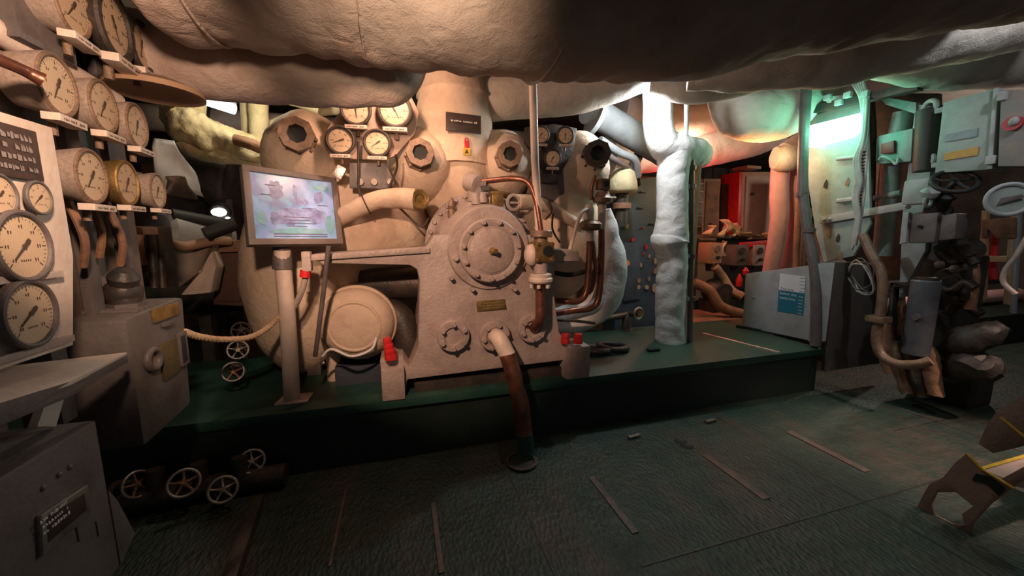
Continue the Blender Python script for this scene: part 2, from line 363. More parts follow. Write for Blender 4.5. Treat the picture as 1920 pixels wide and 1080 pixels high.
# horizontal lagged pipe from the neck to the right
ob('outlet_pipe', M().tube([n0+V((.1,.05,.22)), PY(960,182,3.05), PY(1070,175,2.95), PY(1160,150,2.85), PY(1260,110,2.75)], [.16,.165,.165,.16,.15], 32, n=14).wrinkle(.008,4,6), LAG, t, sharp=80)
wl = T('warning_label', PY(875,278,2.785), 'small red and yellow lock-off warning label below the dark name plate', 'label')
q = PY(875,271,2.79); ob('red_tag', M().box(q, (.032,.006,.05), bev=.002), RED, wl)
ob('shackle', M().torus(q+V((0,0,.032)), (0,1,0), .012, .004, 16, 6), RED, wl)
q = PY(875,284,2.79); ob('yellow_tag', M().box(q, (.055,.006,.048), bev=.002), YEL, wl)
m = M(); m.raw([q+V((-.016,-.005,-.014)), q+V((.016,-.005,-.014)), q+V((0,-.005,.018))], [(0,1,2)]); ob('warning_triangle', m, INK, wl)
# ------------------------------------------------------------------ gauges
def gauge_proto(name, label, cat, casem, bezm, depth, rim=.075, block=True):
    r = T(name, (0,0,0), label, cat)
    case = M().lathe([(.78,-depth),(.86,-depth+.06),(1.06,-.18),(1.08,0),(1.0,.03),(.93,.0),(.90,-.05),(0,-.05)], (0,0,0), (0,-1,0), 40)
    ob('case', case, casem, r)
    ob('bezel', M().torus((0,-.02,0), (0,1,0), 1.0, rim, 40, 8), bezm, r)
    ob('dial', M().cyl((0,.045,0), (0,.0,0), .93, seg=40), DIAL, r)
    k = M(); rr = random.Random(3)
    for i in range(31):
        a = R(225-i*9); L_ = .16 if i % 5 == 0 else .08; w = .018 if i % 5 == 0 else .010
        d, e = V((math.cos(a),0,math.sin(a))), V((-math.sin(a),0,math.cos(a))); y = V((0,-.006,0))
        k.raw([d*.86+e*w+y, d*.86-e*w+y, d*(.86-L_)-e*w+y, d*(.86-L_)+e*w+y], [(0,1,2,3)])
        if i % 5 == 0:
            for j in (-1,1):
                cc = d*.58+V((j*.045,-.006,0)); hh = .055*rr.uniform(.7,1.1)
                k.raw([cc+V((-.022,0,-hh)), cc+V((.022,0,-hh)), cc+V((.022,0,hh)), cc+V((-.022,0,hh))], [(0,1,2,3)])
    for j in range(5): cc = V((-.16+j*.08,-.006,-.42)); k.raw([cc+V((-.022,0,-.03)), cc+V((.022,0,-.03)), cc+V((.022,0,.03)), cc+V((-.022,0,.03))], [(0,1,2,3)])
    ob('dial_markings', k, INK, r)
    k = M(); a = R(62); d = V((math.cos(a),0,math.sin(a))); e = V((-d.z,0,d.x)); y = V((0,-.02,0))
    k.prism([-d*.55-e*.012+y, -d*.55+e*.012+y, -d*.05+e*.03+y, d*.18+e*.07+y, d*.30+e*.05+y, d*.30-e*.05+y, d*.18-e*.07+y, -d*.05-e*.03+y], (0,-.02,0))
    k.cyl((0,-.01,0), (0,-.05,0), .07, seg=12); ob('needle', k, INK, r)
    if block:
        bl = ob('label_block', M().box((0,-.10,-1.22), (1.5,.5,.26), bev=.03), PAINTL, r)
        ob('block_engraving', strokes(M(), (-.6,-.355,-1.31), (1,0,0), (0,0,1), 1.2, .16, 1, 8), INK, bl)
    ob('stem', M().cyl((0,-depth*.0+.25,-.95), (0,.25,-1.75), .13, seg=12), BRONZE, r)
    return r
GA = gauge_proto('pressure_gauge', '', 'gauge', mat('gauge_body_paint', (.36,.28,.235), .5, col2=(.22,.165,.135), ns=8, bump=.15), BRONZE, 1.1)          # long cream body
GB = gauge_proto('pressure_gauge', '', 'gauge', DARKM, DARKM, .45, rim=.125)            # black rim
def put(proto, first, loc, n, sc, label, group=None, needle=0.):
    q = faceq(n)
    if first: xf(proto, loc, q, sc); proto['label'] = label; r = proto; 
    else: r = dup(proto, loc, q, sc, label)
    if group: r['group'] = group
    for c in kids(r):
        if c.name.startswith('needle'): c.rotation_euler = (0, needle, 0)
    return r
GX = -.95
n = (1,.12,-.03)
G1 = 'gauges on the left rack'
for i, (x, y, sc, lb, nd) in enumerate([
    (107,160,.082,'cream gauge nearest the copper rail in the middle row of the left rack',0.),
    (193,200,.080,'cream gauge in the middle of the three-gauge middle row, left rack',.1),
    (256,236,.077,'cream gauge at the engine end of the middle row, left rack',-.1),
    (171,331,.081,'cream gauge at the near end of the lowest rack row, beside the brass one',.15),
    (295,358,.066,'smallest narrow cream gauge at the engine end of the lowest rack row',0.)]):
    put(GA, i == 0, PX(x,y,GX), n, sc, lb, G1, nd)
g = put(GA, False, PX(238,343,GX), n, .075, 'brass-bodied gauge between two cream gauges in the lowest rack row', G1, .05)
for c in kids(g):
    if c.name.startswith(('case','bezel')): c.data = c.data.copy(); c.data.materials[0] = BRASS
    if c.name.startswith('dial') and 'mark' not in c.name: pass
put(GA, False, PX(135,12,GX+.02), n, .082, 'pale gauge in the top rack row cut by the upper picture edge', G1, .2)
put(GB, True, PX(213,48,GX+.02), n, .104, 'large dark-rimmed gauge in the top rack row under the trunk', G1, -.9)
put(GB, False, PX(264,86,GX), n, .088, 'dark-rimmed gauge at the engine end of the top rack row', G1, -.2)
t = T('gauge_rack', (GX-.14,1.7,1.45), 'brown angle-iron rack carrying three rows of gauges at the left edge', 'rack')
for z, y0, y1 in ((1.985,1.15,2.05),(1.735,1.4,2.05),(2.26,1.3,2.1)):
    ob('rail', M().box((GX-.13,(y0+y1)/2,z-.02), (.05,y1-y0,.10), bev=.008), RUST, t)
for y in (1.35,1.58,1.78,1.98): ob('upright', M().box((GX-.17,y,1.62), (.03,.06,1.5), bev=.005), PAINTG, t)
ob('back_sheet', M().box((GX-.22,1.65,1.75), (.02,1.0,1.2)), mat('brown_grey_sheet', (.16,.12,.10), .6, col2=(.10,.07,.06), ns=4), t)
for i, (y, z) in enumerate(((1.45,1.49),(1.62,1.49),(1.8,1.48),(1.5,1.56),(1.7,1.52))): ob('drain_pipe', M().tube([(GX-.1,y,z+.14),(GX-.08,y+.02,z),(GX-.12,y+.06,z-.10)], .012, 8), RUST, t)
pipe('copper_rail', [PX(-30,100,-.9), PX(40,130,-.9), PX(80,150,-.88)], [.014,.014,.018], COPPER, 'brown copper pipe end jutting from the left edge toward the first gauge', 'pipe', 0, seg=12)
pipe('sheathed_pipe', [PX(-30,45,-1.05), PX(60,100,-1.05), PX(170,160,-1.05), PX(215,190,-1.05)], .035, PAINTL, 'cream pipe sloping behind the tops of the middle gauge row', 'pipe', .002, seg=14)
t = T('hanging_tray', PX(292,166,-.93), 'brown shallow round tray hanging under the top gauge row', 'tray')
c = PX(292,166,-.93); ob('shade', M().lathe([(.0,.03),(.09,.028),(.155,.0),(.16,-.022),(.148,-.022),(.09,.012),(0,.015)], c, (0,0,1), 32), WOOD, t)
ob('hanger', M().cyl(c+V((-.05,0,.02)), c+V((-.05,0,.16)), .012, seg=10), DARKM, t)
ob('bolt', M().cyl(c+V((-.02,-.11,.0)), c+V((-.04,-.11,.12)), .016, seg=8), BRONZE, t)
if True:
    t = T('junction_box', PX(60,60,-1.0), 'grey-brown metal box in the top left corner above the gauge rows', 'box')
    ob('body', M().box(PX(30,40,-1.06), (.14,.2,.16), bev=.01), PAINTG, t); ob('cover', M().box(PX(105,35,-1.03), (.10,.07,.14), bev=.01), PAINTL, t)
# gauge board
BX = -.90
t = T('gauge_board', (BX,1.2,1.19), 'pale painted gauge board at the left picture edge', 'board')
ob('board', M().prism([(BX,1.0,1.19),(BX,1.335,1.19),(BX,1.385,1.44),(BX,1.385,1.79),(BX,1.0,1.79)], (-.03,0,0), .004), PAINTL, t)
for z in (1.405,1.225): ob('batten', M().box((BX+.006,1.2,z-.01), (.02,.24,.018), bev=.003), PAINT, t)
pl = ob('instruction_plate', M().box((BX+.006,1.19,1.70), (.012,.25,.125), bev=.003), PLATE, t)
ob('plate_lettering', strokes(M(), (BX+.0135,1.10,1.65), (0,1,0), (0,0,1), .2, .1, 4, 11), mat('grey_lettering', (.22,.19,.18), .6, bump=0), pl)
nb = (1,.10,0)
def mkflat(x, y, sc, lb, nd):
    r = put(GB, False, PX(x,y,BX+.02), nb, sc, lb, 'gauges on the pale board', nd)
    for c in kids(r):
        if c.name.startswith(('label_block','stem')):
            for g in kids(c): bpy.data.objects.remove(g)
            bpy.data.objects.remove(c)
        elif c.name.startswith('bezel'): c.data = BZ
        elif c.name.startswith('case'): c.data = CS
b_ = M().torus((0,-.02,0), (0,1,0), 1.0, .085, 40, 8); o_ = ob('bezel', b_, PAINTG); BZ = o_.data; bpy.data.objects.remove(o_)
b_ = M().lathe([(1.06,-.15),(1.08,0),(1.0,.03),(.93,.0),(.90,-.05),(0,-.05)], (0,0,0), (0,-1,0), 40); o_ = ob('case', b_, PAINTG); CS = o_.data; bpy.data.objects.remove(o_)
mkflat(44,462,.082,'large dial on the pale board, upper of its two big ones',.35)
mkflat(57,588,.080,'large dial on the pale board, lowest, with diagonal needle',.45)
mkflat(74,371,.040,'small dial on the pale board just under the dark plate',.4)
mkflat(0,365,.046,'small dial half cut by the left picture edge',.3)
# ------------------------------------------------------------------ left boxes
t = T('meter_box', (-1.1,1.75,.62), 'grey-brown cast meter box with brass plates under the gauge rows', 'box')
X1 = -.97
ya, yb = PX(265,590,X1), PX(345,560,X1); yc, yd = PX(362,775,X1), PX(272,838,X1)
ob('body', M().prism([yd, V((X1,yd.y,ya.z)), V((X1,yb.y,yb.z+.01)), V((X1,yc.y,yd.z+.02))], (-.34,0,0), .02), PAINTG, t)
def plX(a, b, c, d, X, th=.01): return M().prism([PX(*a,X), PX(*b,X), PX(*c,X), PX(*d,X)], (th,0,0), .002)
for i in range(9):
    y = ya.y+.03+i*(yb.y-ya.y-.06)/8; ob('lid_rib', M().tube([(X1-.02,y,ya.z+.008),(X1-.25,y,ya.z+.012)], .010, 8), PAINTG, t)
b1 = ob('brass_plate', plX((282,580),(330,567),(333,588),(286,606),X1), BRASS, t)
ob('brass_plate', plX((297,648),(326,632),(334,695),(305,714),X1), mat('dull_brass', (.15,.11,.05), .5, .5, col2=(.09,.065,.035), ns=9), t)
ob('slot_frame', plX((328,627),(343,620),(350,680),(336,688),X1,.014), PAINTG, t); ob('slot', plX((331,632),(340,627),(345,676),(337,682),X1,.0155), BLACK, t)
ob('tab', plX((301,606),(320,600),(320,608),(302,614),X1,.015), PAINTG, t)
c = PX(283,674,X1); ob('boss', M().torus(c+V((.008,0,0)), (1,0,0), .038, .014, 28, 10), PAINTG, t); ob('boss_face', M().cyl(c, c+V((.006,0,0)), .034, seg=24), RUST, t)
ob('raised_lettering', strokes(M(), PX(300,772,X1), (0,1,0), (0,0,1), .16, .05, 2, 5), PAINTG, t)
pl = PX(340,700,X1)
ob('side_rail', M().box((X1-.2,yd.y-.004,.80), (.18,.012,.03), bev=.003), PAINTG, t)
t = T('cable_box', (-1.0,1.2,.4), 'dark grey steel box with a riveted label plate in the lower left corner', 'box')
X2 = -.90
ob('body', M().prism([(X2,.75,.45),(X2,1.37,.45),(X2,1.37,.95),(X2,.75,.95)], (-.5,0,0), .012), PAINTG, t)
ob('foot_flange', M().prism([(X2,1.37,.72),(X2,1.40,.66),(X2,1.45,.50),(X2,1.37,.45)], (-.3,0,0), .005), PAINTG, t)
pf = ob('plate_frame', plX((66,968),(157,910),(161,966),(70,1044),X2,.012), STEEL, t)
ob('plate_face', plX((75,972),(148,926),(152,958),(78,1020),X2,.0135), PLATE, pf)
ob('plate_lettering', strokes(M(), PX(78,1010,X2+.0145), (0,1,0), (0,0,1), .085, .05, 3, 12), PALE, pf)
for x, y in ((130,876),(80,915),(110,890)): q = PX(x,y,X2); ob('rivet', M().ell(q, (.006,.008,.008), 12, 8), PAINTG, t)
for x, y in ((145,1000),(182,990)): q = PX(x,y,X2); ob('weld', M().box(q, (.008,.006,.05), bev=.002), PAINTG, t)
t = T('chart_shelf', (-1.0,1.3,1.0), 'cream sheet-metal shelf sloping out between the gauge board and dark box', 'shelf')
a, b, c, d = PX(-20,760,-.80), PX(130,715,-.82), PX(238,660,-.92), PX(-20,690,-1.0)
ob('shelf_sheet', M().prism([a,b,c,d], (0,0,-.012), .002), PAINTL, t)
ob('shelf_lip', M().prism([a,b,c,c+V((0,0,-.035)),b+V((0,0,-.04)),a+V((0,0,-.05))], (-.012,0,0), .002), PAINTG, t)
ob('bracket', M().prism([PX(105,700,-.97),PX(130,715,-.95),PX(105,800,-.97),PX(70,800,-.98)], (-.02,0,0)), PAINTL, t)
t = T('switch_box', PY(170,520,2.0), 'small cream switch box with dark label plate between gauge board and meter box', 'switch')
X3 = -1.22
ob('body', M().prism([PX(140,452,X3),PX(188,452,X3),PX(193,538,X3),PX(145,545,X3)], (-.12,0,0), .008), PAINTL, t)
pl = ob('label_plate', plX((141,454),(184,452),(186,494),(146,497),X3,.008), PLATE, t)
ob('plate_lettering', strokes(M(), PX(145,494,X3+.009), (0,1,0), (0,0,1), .08, .07, 3, 21), PALE, pl)
ob('key_knob', M().cyl(PX(167,510,X3), PX(167,510,X3)+V((.02,0,0)), .010, seg=10), DARKM, t)
ob('bracket', M().prism([PX(160,545,X3-.02),PX(212,535,X3-.02),PX(210,560,X3-.02),PX(170,572,X3-.02)], (-.1,0,0), .005), WOOD, t)
t = T('cable_gland', PY(232,545,2.2), 'dark knobbly cable gland just above the grey-brown meter box', 'gland')
c = PX(232,540,-1.08); ob('gland_body', M().lathe([(.05,-.07),(.06,-.04),(.06,0),(.045,.02),(.05,.05),(.03,.08)], c, (.3,-.3,1), 12), DARKM, t); ob('gland_nut', M().cyl(c+V((0,0,-.12)), c+V((0,0,-.06)), .065, seg=6), PAINTG, t); ob('gland_stem', M().cyl((c.x,c.y,1.16), c+V((0,0,-.04)), .05, seg=16), DARKM, t)
# ------------------------------------------------------------------ hand wheels
HW = T('hand_wheel', (0,0,0), '', 'hand wheel')
ob('rim', M().torus((0,0,0), (0,1,0), 1, .13, 36, 10), STEEL, HW)
ob('hub', M().cyl((0,.12,0), (0,-.10,0), .26, .2, seg=16), STEEL, HW)
for i in range(5):
    a = 2*math.pi*i/5+.3; d = V((math.cos(a),0,math.sin(a)))
    ob('spoke', M().tube([d*.2, d*.55+V((0,.05,0)), d*.97], [.12,.09,.10], 8), STEEL, HW)
ob('nut', M().cyl((0,-.08,0), (0,-.2,0), .12, seg=6), BRASS, HW)
ob('stem', M().cyl((0,.1,0), (0,1.6,0), .13, seg=12), DARKM, HW)
ob('bonnet', M().lathe([(.3,.9),(.5,1.0),(.5,1.2),(.36,1.3),(.42,2.2),(.7,2.3),(.7,2.6)], (0,0,0), (0,1,0), 16), DARKM, HW)
nfl = V((.30,-.75,.55))
G = 'hand wheels by the platform'
for i, (p, r, lb, mt) in enumerate([
    (PZ(472,865,.17), .064, 'bright-rimmed hand wheel highest and rightmost of the four by the platform riser', 0),
    (PZ(418,918,.13), .064, 'bright-rimmed hand wheel lowest on the floor beside the platform', 0),
    (PZ(345,906,.17), .068, 'rusty-centred hand wheel between the lowest wheel and the dark box', 1),
    (PZ(258,908,.17), .066, 'tilted rusty hand wheel half hidden beside the lower left box', 1),
    (PY(437,697,2.72), .058, 'rust-brown hand wheel on the platform left of the lectern post', 1),
    (PY(446,656,2.85), .058, 'pale hand wheel in front of the rope end, middle of a vertical trio', 0),
    (PY(452,620,2.95), .056, 'dark hand wheel topmost of the trio left of the lectern post', 2)]):
    q = faceq(nfl if i < 4 else V((.25,-1,.25)))
    if i == 3: q = faceq(V((.9,-.5,.35)))
    if i == 0: xf(HW, p, q, r); HW['label'] = lb; HW['group'] = G
    else:
        h = dup(HW, p, q, r, lb, G)
        if mt:
            for c in kids(h):
                if c.name.startswith(('hub','spoke')) or mt == 2: c.data = c.data.copy(); c.data.materials[0] = RUST if mt == 1 else DARKM
# ------------------------------------------------------------------ information lectern
SB = PZ(548,752,PH_)
t = T('information_lectern', SB, 'information lectern with tilted framed print on a cream post beside the engine', 'sign')
TL, TR_, BL = PY(452,309,2.50), PY(629,335,2.83), PY(466,460,2.34)
BR = PY(642,458,2.66)
nq = (TR_-TL).cross(BL-TL).normalized()
if nq.y > 0: nq = -nq
ux = (TR_-TL).normalized(); 
ob('post', M().tube([SB, PY(540,610,2.56), PY(531,500,2.56), PY(529,468,2.55)], [.048,.046,.046,.046], 24), PAINTL, t)
ob('post_head', M().tube([PY(530,505,2.56), PY(529,452,2.57)], [.055,.05], 16, smooth=False), PAINTG, t)
ob('base_plate', M().prism([SB+V((-.09,-.05,0)), SB+V((.10,-.06,0)), SB+V((.11,.08,0)), SB+V((-.07,.09,0))], (0,0,.014), .004), PAINTL, t)
for dx, dy in ((-.06,-.03),(.07,-.035),(.08,.05)): ob('bolt', M().cyl(SB+V((dx,dy,.014)), SB+V((dx,dy,.024)), .01, seg=6), PAINTL, t)
def lerpq(u, v): return (TL*(1-u)+TR_*u)*(1-v)+(BL*(1-u)+BR*u)*v
ob('back_board', M().prism([TL,BL,BR,TR_], -nq*.035, .003), PAINTG, t)
fm = mat('lectern_frame_paint', (.17,.14,.13), .5, col2=(.13,.10,.09), ns=9)
for (u0,u1,v0,v1) in ((0,1,0,.075),(0,1,.925,1),(0,.065,.075,.925),(.935,1,.075,.925)):
    ob('frame_bar', M().prism([lerpq(u0,v0),lerpq(u0,v1),lerpq(u1,v1),lerpq(u1,v0)], nq*.012, .002), fm, t)
pr = ob('print', M().prism([lerpq(.065,.075),lerpq(.065,.925),lerpq(.935,.925),lerpq(.935,.075)], nq*.003), PRINT, t)
def blob(cu, cv, ru, rv, seed):
    rr = random.Random(seed); ps = []
    for i in range(18):
        a = 2*math.pi*i/18; k_ = rr.uniform(.75,1.1); ps.append(lerpq(cu+ru*k_*math.cos(a), cv+rv*k_*math.sin(a))+nq*.0042)
    return ps
for b_ in ((.3,.28,.08,.14,1),(.42,.62,.20,.12,2),(.68,.60,.16,.12,3),(.76,.33,.06,.10,4),(.55,.40,.09,.07,5),(.27,.66,.05,.1,6),(.5,.27,.03,.1,7)):
    ps = blob(*b_); m = M(); m.raw(ps, [tuple(range(len(ps)))]); ob('printed_drawing', m, PRINTD, pr)
for b_ in ((.5,.82,.3,.05,11),(.86,.72,.05,.16,12),(.14,.66,.05,.10,13),(.8,.18,.10,.05,14)):
    ps = [p+nq*.0003 for p in blob(*b_)]; m = M(); m.raw(ps, [tuple(range(len(ps)))]); ob('printed_water', m, PRINTT, pr)
PINK_ = mat('print_ink', (.13,.12,.16), .5, bump=0)
for v0 in (.855,.885):
    m = M(); m.raw([lerpq(.24,v0)+nq*.006, lerpq(.24,v0+.012)+nq*.006, lerpq(.82,v0+.012)+nq*.006, lerpq(.82,v0)+nq*.006], [(0,1,2,3)]); ob('printed_line', m, PINK_, pr)
m = M()
for i in range(8): u = .08+i*.016; m.raw([lerpq(u,.05)+nq*.0135, lerpq(u,.068)+nq*.0135, lerpq(u+.009,.068)+nq*.0135, lerpq(u+.009,.05)+nq*.0135], [(0,1,2,3)])
ob('printed_text', m, PINK_, pr)
for u0, v0, w in ((.15,.35,.10),(.74,.44,.12),(.35,.63,.3),(.37,.67,.26),(.4,.71,.3),(.38,.75,.22),(.56,.50,.1),(.2,.22,.1)):
    m = M(); m.raw([lerpq(u0,v0)+nq*.006, lerpq(u0,v0+.008)+nq*.006, lerpq(u0+w,v0+.008)+nq*.006, lerpq(u0+w,v0)+nq*.006], [(0,1,2,3)]); ob('printed_line', m, PINK_, pr)
# rope
a = [PX(345,622,X1), PY(375,632,2.1), PY(420,637,2.25), PY(470,632,2.4), PY(505,612,2.5), PY(530,585,2.56)]
P = catmull(a, 24); m = M(); 
for s_ in range(3):
    pts = []
    for i, p in enumerate(P):
        tn = (P[min(i+1,len(P)-1)]-P[max(i-1,0)]).normalized(); u, v, _ = frame_of(tn); an = i*.55+s_*2*math.pi/3
        pts.append(p+(u*math.cos(an)+v*math.sin(an))*.008)
    m.tube(pts, .0095, 8, smooth=False)
tag(ob('rope', m, ROPE, sharp=80), 'twisted sisal rope slung from the meter box to the lectern post', 'rope')
# ------------------------------------------------------------------ gear casing
CY = 2.50
t = T('gear_casing', PY(900,700,2.6), 'stone-grey cast gear casing with big round bolted cover, standing on the platform', 'machine')
t.location = V((.65,2.6,PH_)); OFF[t.name] = V(t.location)
outl = [(583,477),(800,463),(815,440),(1000,440),(1030,466),(1085,468),(1085,490),(1038,497),(1040,560),(1048,622),(1066,648),(1105,652),(1105,692),(1086,693),(1084,672),(764,712),(760,738),(718,742),(712,676),(756,672),(768,690),(784,650),(787,525),(782,505),(768,497),(620,494),(606,498),(597,489),(583,489)]
ob('casing_body', M().prism([PY(x,y,CY) for x, y in outl], (0,.30,0), .010), PAINT, t)
ob('top_ledge', M().prism([PY(583,479,CY-.02),PY(806,464,CY-.02),PY(806,474,CY-.02),PY(583,489,CY-.02)], (0,.34,0), .005), PAINT, t)
ob('side_ledge', M().prism([PY(1036,468,CY-.02),PY(1086,470,CY-.02),PY(1086,490,CY-.02),PY(1036,490,CY-.02)], (0,.36,0), .005), PAINT, t)
hc = PY(917,466,CY)
ob('gear_hood', M().lathe([(.275,-.02),(.285,0),(.30,.06),(.345,.22),(.36,.27)], hc, (0,1,0), 64), PAINT, t)
rf = ob('rear_flange', M().lathe([(.40,.27),(.41,.28),(.41,.33),(.40,.34)], hc, (0,1,0), 64), PAINT, t)
for i in range(14):
    a = R(20+i*11); q = hc+V((.385*math.cos(a),.27,.385*math.sin(a))); ob('bolt', M().cyl(q, q-V((0,.025,0)), .016, .013, seg=8), PAINT, t)
cv = PY(921,470,2.42)
cd = ob('round_cover', M().lathe([(.155,-.012),(.162,-.006),(.168,-.010),(.205,-.010),(.214,0),(.214,.05)], cv, (0,1,0), 64), PAINT, t)
ob('cover_face', M().lathe([(0,-.022),(.140,-.022),(.148,-.016),(.148,-.008)], cv, (0,1,0), 48), PAINT, cd)
for i in range(11):
    a = 2*math.pi*i/11+.14; q = cv+V((.187*math.cos(a),-.010,.187*math.sin(a)))
    m = M().cyl(q, q-V((0,.022,0)), .017, .015, seg=6); m.cyl(q-V((0,.022,0)), q-V((0,.034,0)), .010, seg=10); ob('bolt', m, PAINT, t)
m = M().cyl(cv, cv-V((0,.05,0)), .026, .022, seg=6); m.cyl(cv-V((0,.05,0)), cv-V((-.012,.085,0)), .016, seg=10); ob('shaft_nut', m, BRASS, t)
for x, y in ((853,485),(884,541),(962,541),(845,520),(1000,500)):
    q = PY(x,y,CY); ob('bolt', M().cyl(q, q-V((0,.055,0)), .015, .014, seg=10), PAINT, t)
for x, y in ((893,375),(905,372),(940,392)):
    q = PY(x,y,CY+.1); ob('lifting_lug', M().lathe([(.035,0),(.035,.03),(.02,.07),(0,.075)], q+V((0,0,-.03)), (0,0,1), 16), PAINT, t)
ob('hood_crown', M().prism([PY(862,400,CY+.12),PY(884,372,CY+.12),PY(925,368,CY+.12),PY(955,395,CY+.12)], (0,.14,0), .012), PAINT, t)
def flange(px, py, rpx, nb, a0):
    c = PY(px, py, CY); r = rp(c, rpx)
    f = ob('flange', M().lathe([(.0,-.030),(r*.52,-.030),(r*.58,-.045),(r*.95,-.045),(r,-.038),(r,.01)], c, (0,1,0), 40), PAINT, t)
    for i in range(nb):
        a = 2*math.pi*i/nb+a0; q = c+V((r*.76*math.cos(a),-.045,r*.76*math.sin(a))); ob('bolt', M().cyl(q, q-V((0,.026,0)), .0175, .015, seg=6), PAINT, f)
    return c
flange(849,628,30,6,.5); f2 = flange(926,628,29,6,.2); f3 = flange(995,614,27,6,.4)
q0, q1, q2, q3 = PY(893,565,CY-.006), PY(947,561,CY-.006), PY(950,580,CY-.006), PY(895,585,CY-.006)
pl = ob('maker_plate', M().prism([q0,q3,q2,q1], (0,.008,0), .001), BRASS, t)
ob('plate_lettering', strokes(M(), q3+V((.015,-.001,.012)), q2-q3, (0,0,1), .17, .055, 3, 31, .6), mat('brass_letters', (.55,.44,.16), .4, .6, bump=0), pl)
for (x0,x1,y0,y1) in ((714,760,692,741),(1062,1105,652,692)):
    a, b = PY(x0,y0,CY-.05), PY(x1,y1,CY-.05)
    ob('foot', M().box(((a.x+b.x)/2,CY+.06,(a.z+PH_)/2), (b.x-a.x,.24,a.z-PH_), bev=.012), PAINT, t)
for (px, py, r0, h) in ((733,665,.040,.14),(1060,636,.036,.07),(1084,636,.036,.07)):
    c = PY(px,py,CY-.03); m = M(); k_ = int(h/.035)
    for i in range(k_): m.lathe([(r0*(1-.11*i),0),(r0*(1-.11*i),.03),(r0*(.92-.11*i),.036)], c+V((-.006*i if px < 800 else 0,0,.036*i-.03)), (0,0,1), 8)
    ob('red_bolt_head', m, RED, t, label='bright red bolt head')
ob('plinth', M().box((.70,2.68,PH_+.02), (1.3,.3,.10), bev=.01), DARKM, t)
ob('inner_web', M().prism([PY(787,505,CY+.28),PY(830,505,CY+.28),PY(830,690,CY+.28),PY(775,690,CY+.28)], (0,.25,0), .01), PAINT, t)
# ------------------------------------------------------------------ pipes on the casing
t = T('drain_pipe', PZ(985,855,0), 'curved copper drain pipe dropping from the casing flange through a floor collar', 'pipe')
pa = [f2+V((0,-.02,0)), PY(936,636,2.40), PY(953,668,2.34), PY(966,715,2.30), PY(978,770,2.27), PY(984,820,2.25), PY(986,862,2.235)]
ob('cream_elbow', M().tube(pa[:3]+[PY(951,664,2.343)][:0], [.056,.058,.056], 24), PAINTL, t)
ob('copper_section', M().tube([PY(951,664,2.342)]+pa[3:6], [.053,.055,.058,.056], 24, n=12).wrinkle(.006,9,1), COPPER, t)
ob('green_foot', M().tube([PY(983,812,2.252), PY(985,840,2.243), PY(986,868,2.235)], [.058,.06,.064], 24), GREENM, t)
c = PZ(978,868,0); ob('floor_collar', M().lathe([(.10,0),(.105,.018),(.085,.02),(.08,.004)], c, (0,0,1), 32), DARKM, t)
ob('collar_recess', M().prism([PZ(930,828,.002),PZ(985,830,.002),PZ(985,880,.002),PZ(940,868,.002)], (0,0,.003)), BLACK, t)
t = T('valve_standpipe', PY(1012,600,2.45), 'thin cream standpipe with square bronze valve above the right casing flange', 'valve')
YV = 2.40
vp = lambda x, y: PY(x, y, YV)
ob('upper_pipe', M().tube([vp(998,120), vp(1003,300), vp(1011,432)], .026, 16, smooth=False), PAINTL, t)
ob('valve_flange', M().cyl(vp(1015,432), vp(1015,445), .075, seg=24, bev=.006), BRONZE, t)
ob('valve_neck', M().cyl(vp(1014,445), vp(1014,456), .045, .05, seg=20), BRONZE, t)
m = M().box(vp(1015,472), (.135,.14,.135), bev=.015); vb = ob('valve_body', m, BRASS, t)
q = vp(1020,470)+V((0,-.075,0)); ob('valve_port', M().cyl(q+V((0,.02,0)), q+V((0,-.004,0)), .036, seg=20), BLACK, vb)
for dx in (-.052,.052):
    for dz in (-.052,.052): qq = vp(1015,472)+V((dx,-.07,dz)); ob('bolt', M().cyl(qq, qq-V((0,.014,0)), .011, seg=6), BRASS, vb)
ob('side_boss', M().ell(vp(996,478), (.05,.06,.075), 20, 14), PAINTL, t)
ob('lower_neck', M().cyl(vp(1014,490), vp(1013,512), .05, .045, seg=20), PAINT, t)
ob('lower_flange', M().lathe([(.075,0),(.085,.012),(.085,.03),(.075,.04),(.078,.06),(.065,.065)], vp(1013,530), (0,0,1), 24), PAINTL, t)
for i in range(6): a = i*1.05; q = vp(1013,532)+V((.064*math.cos(a),.064*math.sin(a),0)); ob('bolt', M().cyl(q, q-V((0,0,.025)), .013, seg=6), PAINTL, t)
ob('copper_leg', M().tube([vp(1013,528), vp(1013,570), vp(1012,598), PY(1004,611,2.44), f3+V((.01,-.03,0))], .034, 20), COPPER, t)
pipe('copper_feed_pipe', [PY(895,342,2.62), PY(925,338,2.55), PY(965,335,2.46), PY(990,343,2.42), PY(1004,372,2.40), PY(1011,410,2.385), PY(1014,432,2.38)], .019, COPPER, 'slim copper pipe arching from the casing top down into the square valve', 'pipe', 0, seg=14)
t = T('blanking_cap', PY(888,352,2.62), 'round stone-coloured pipe cap on the very top of the gear casing', 'cap')
c = PY(890,345,2.64); ob('cap_disc', M().cyl(c+V((-.03,.05,.02)), c+V((.02,-.05,-.01)), .068, seg=24, bev=.01), PAINT, t); ob('cap_neck', M().cyl(c+V((0,0,-.12)), c, .05, seg=20), PAINT, t)
ob('union_nut', M().cyl(PY(903,350,2.57), PY(914,348,2.55), .035, seg=6), PAINTG, t)
t = T('oil_cup', PY(931,380,2.58), 'small square bronze oil cup beside the pipe cap on the casing', 'oil cup')
c = PY(931,376,2.6); ob('cup_body', M().box(c, (.085,.08,.085), bev=.012), BRASS, t); ob('cup_lid', M().box(c+V((0,0,.05)), (.10,.09,.02), bev=.006), BRASS, t); ob('cup_stem', M().cyl(c+V((0,0,-.10)), c+V((0,0,-.03)), .025, seg=10), BRASS, t)
t = T('drain_cock', PY(846,395,2.7), 'tiny bronze drain cock at the left shoulder of the gear casing', 'cock')
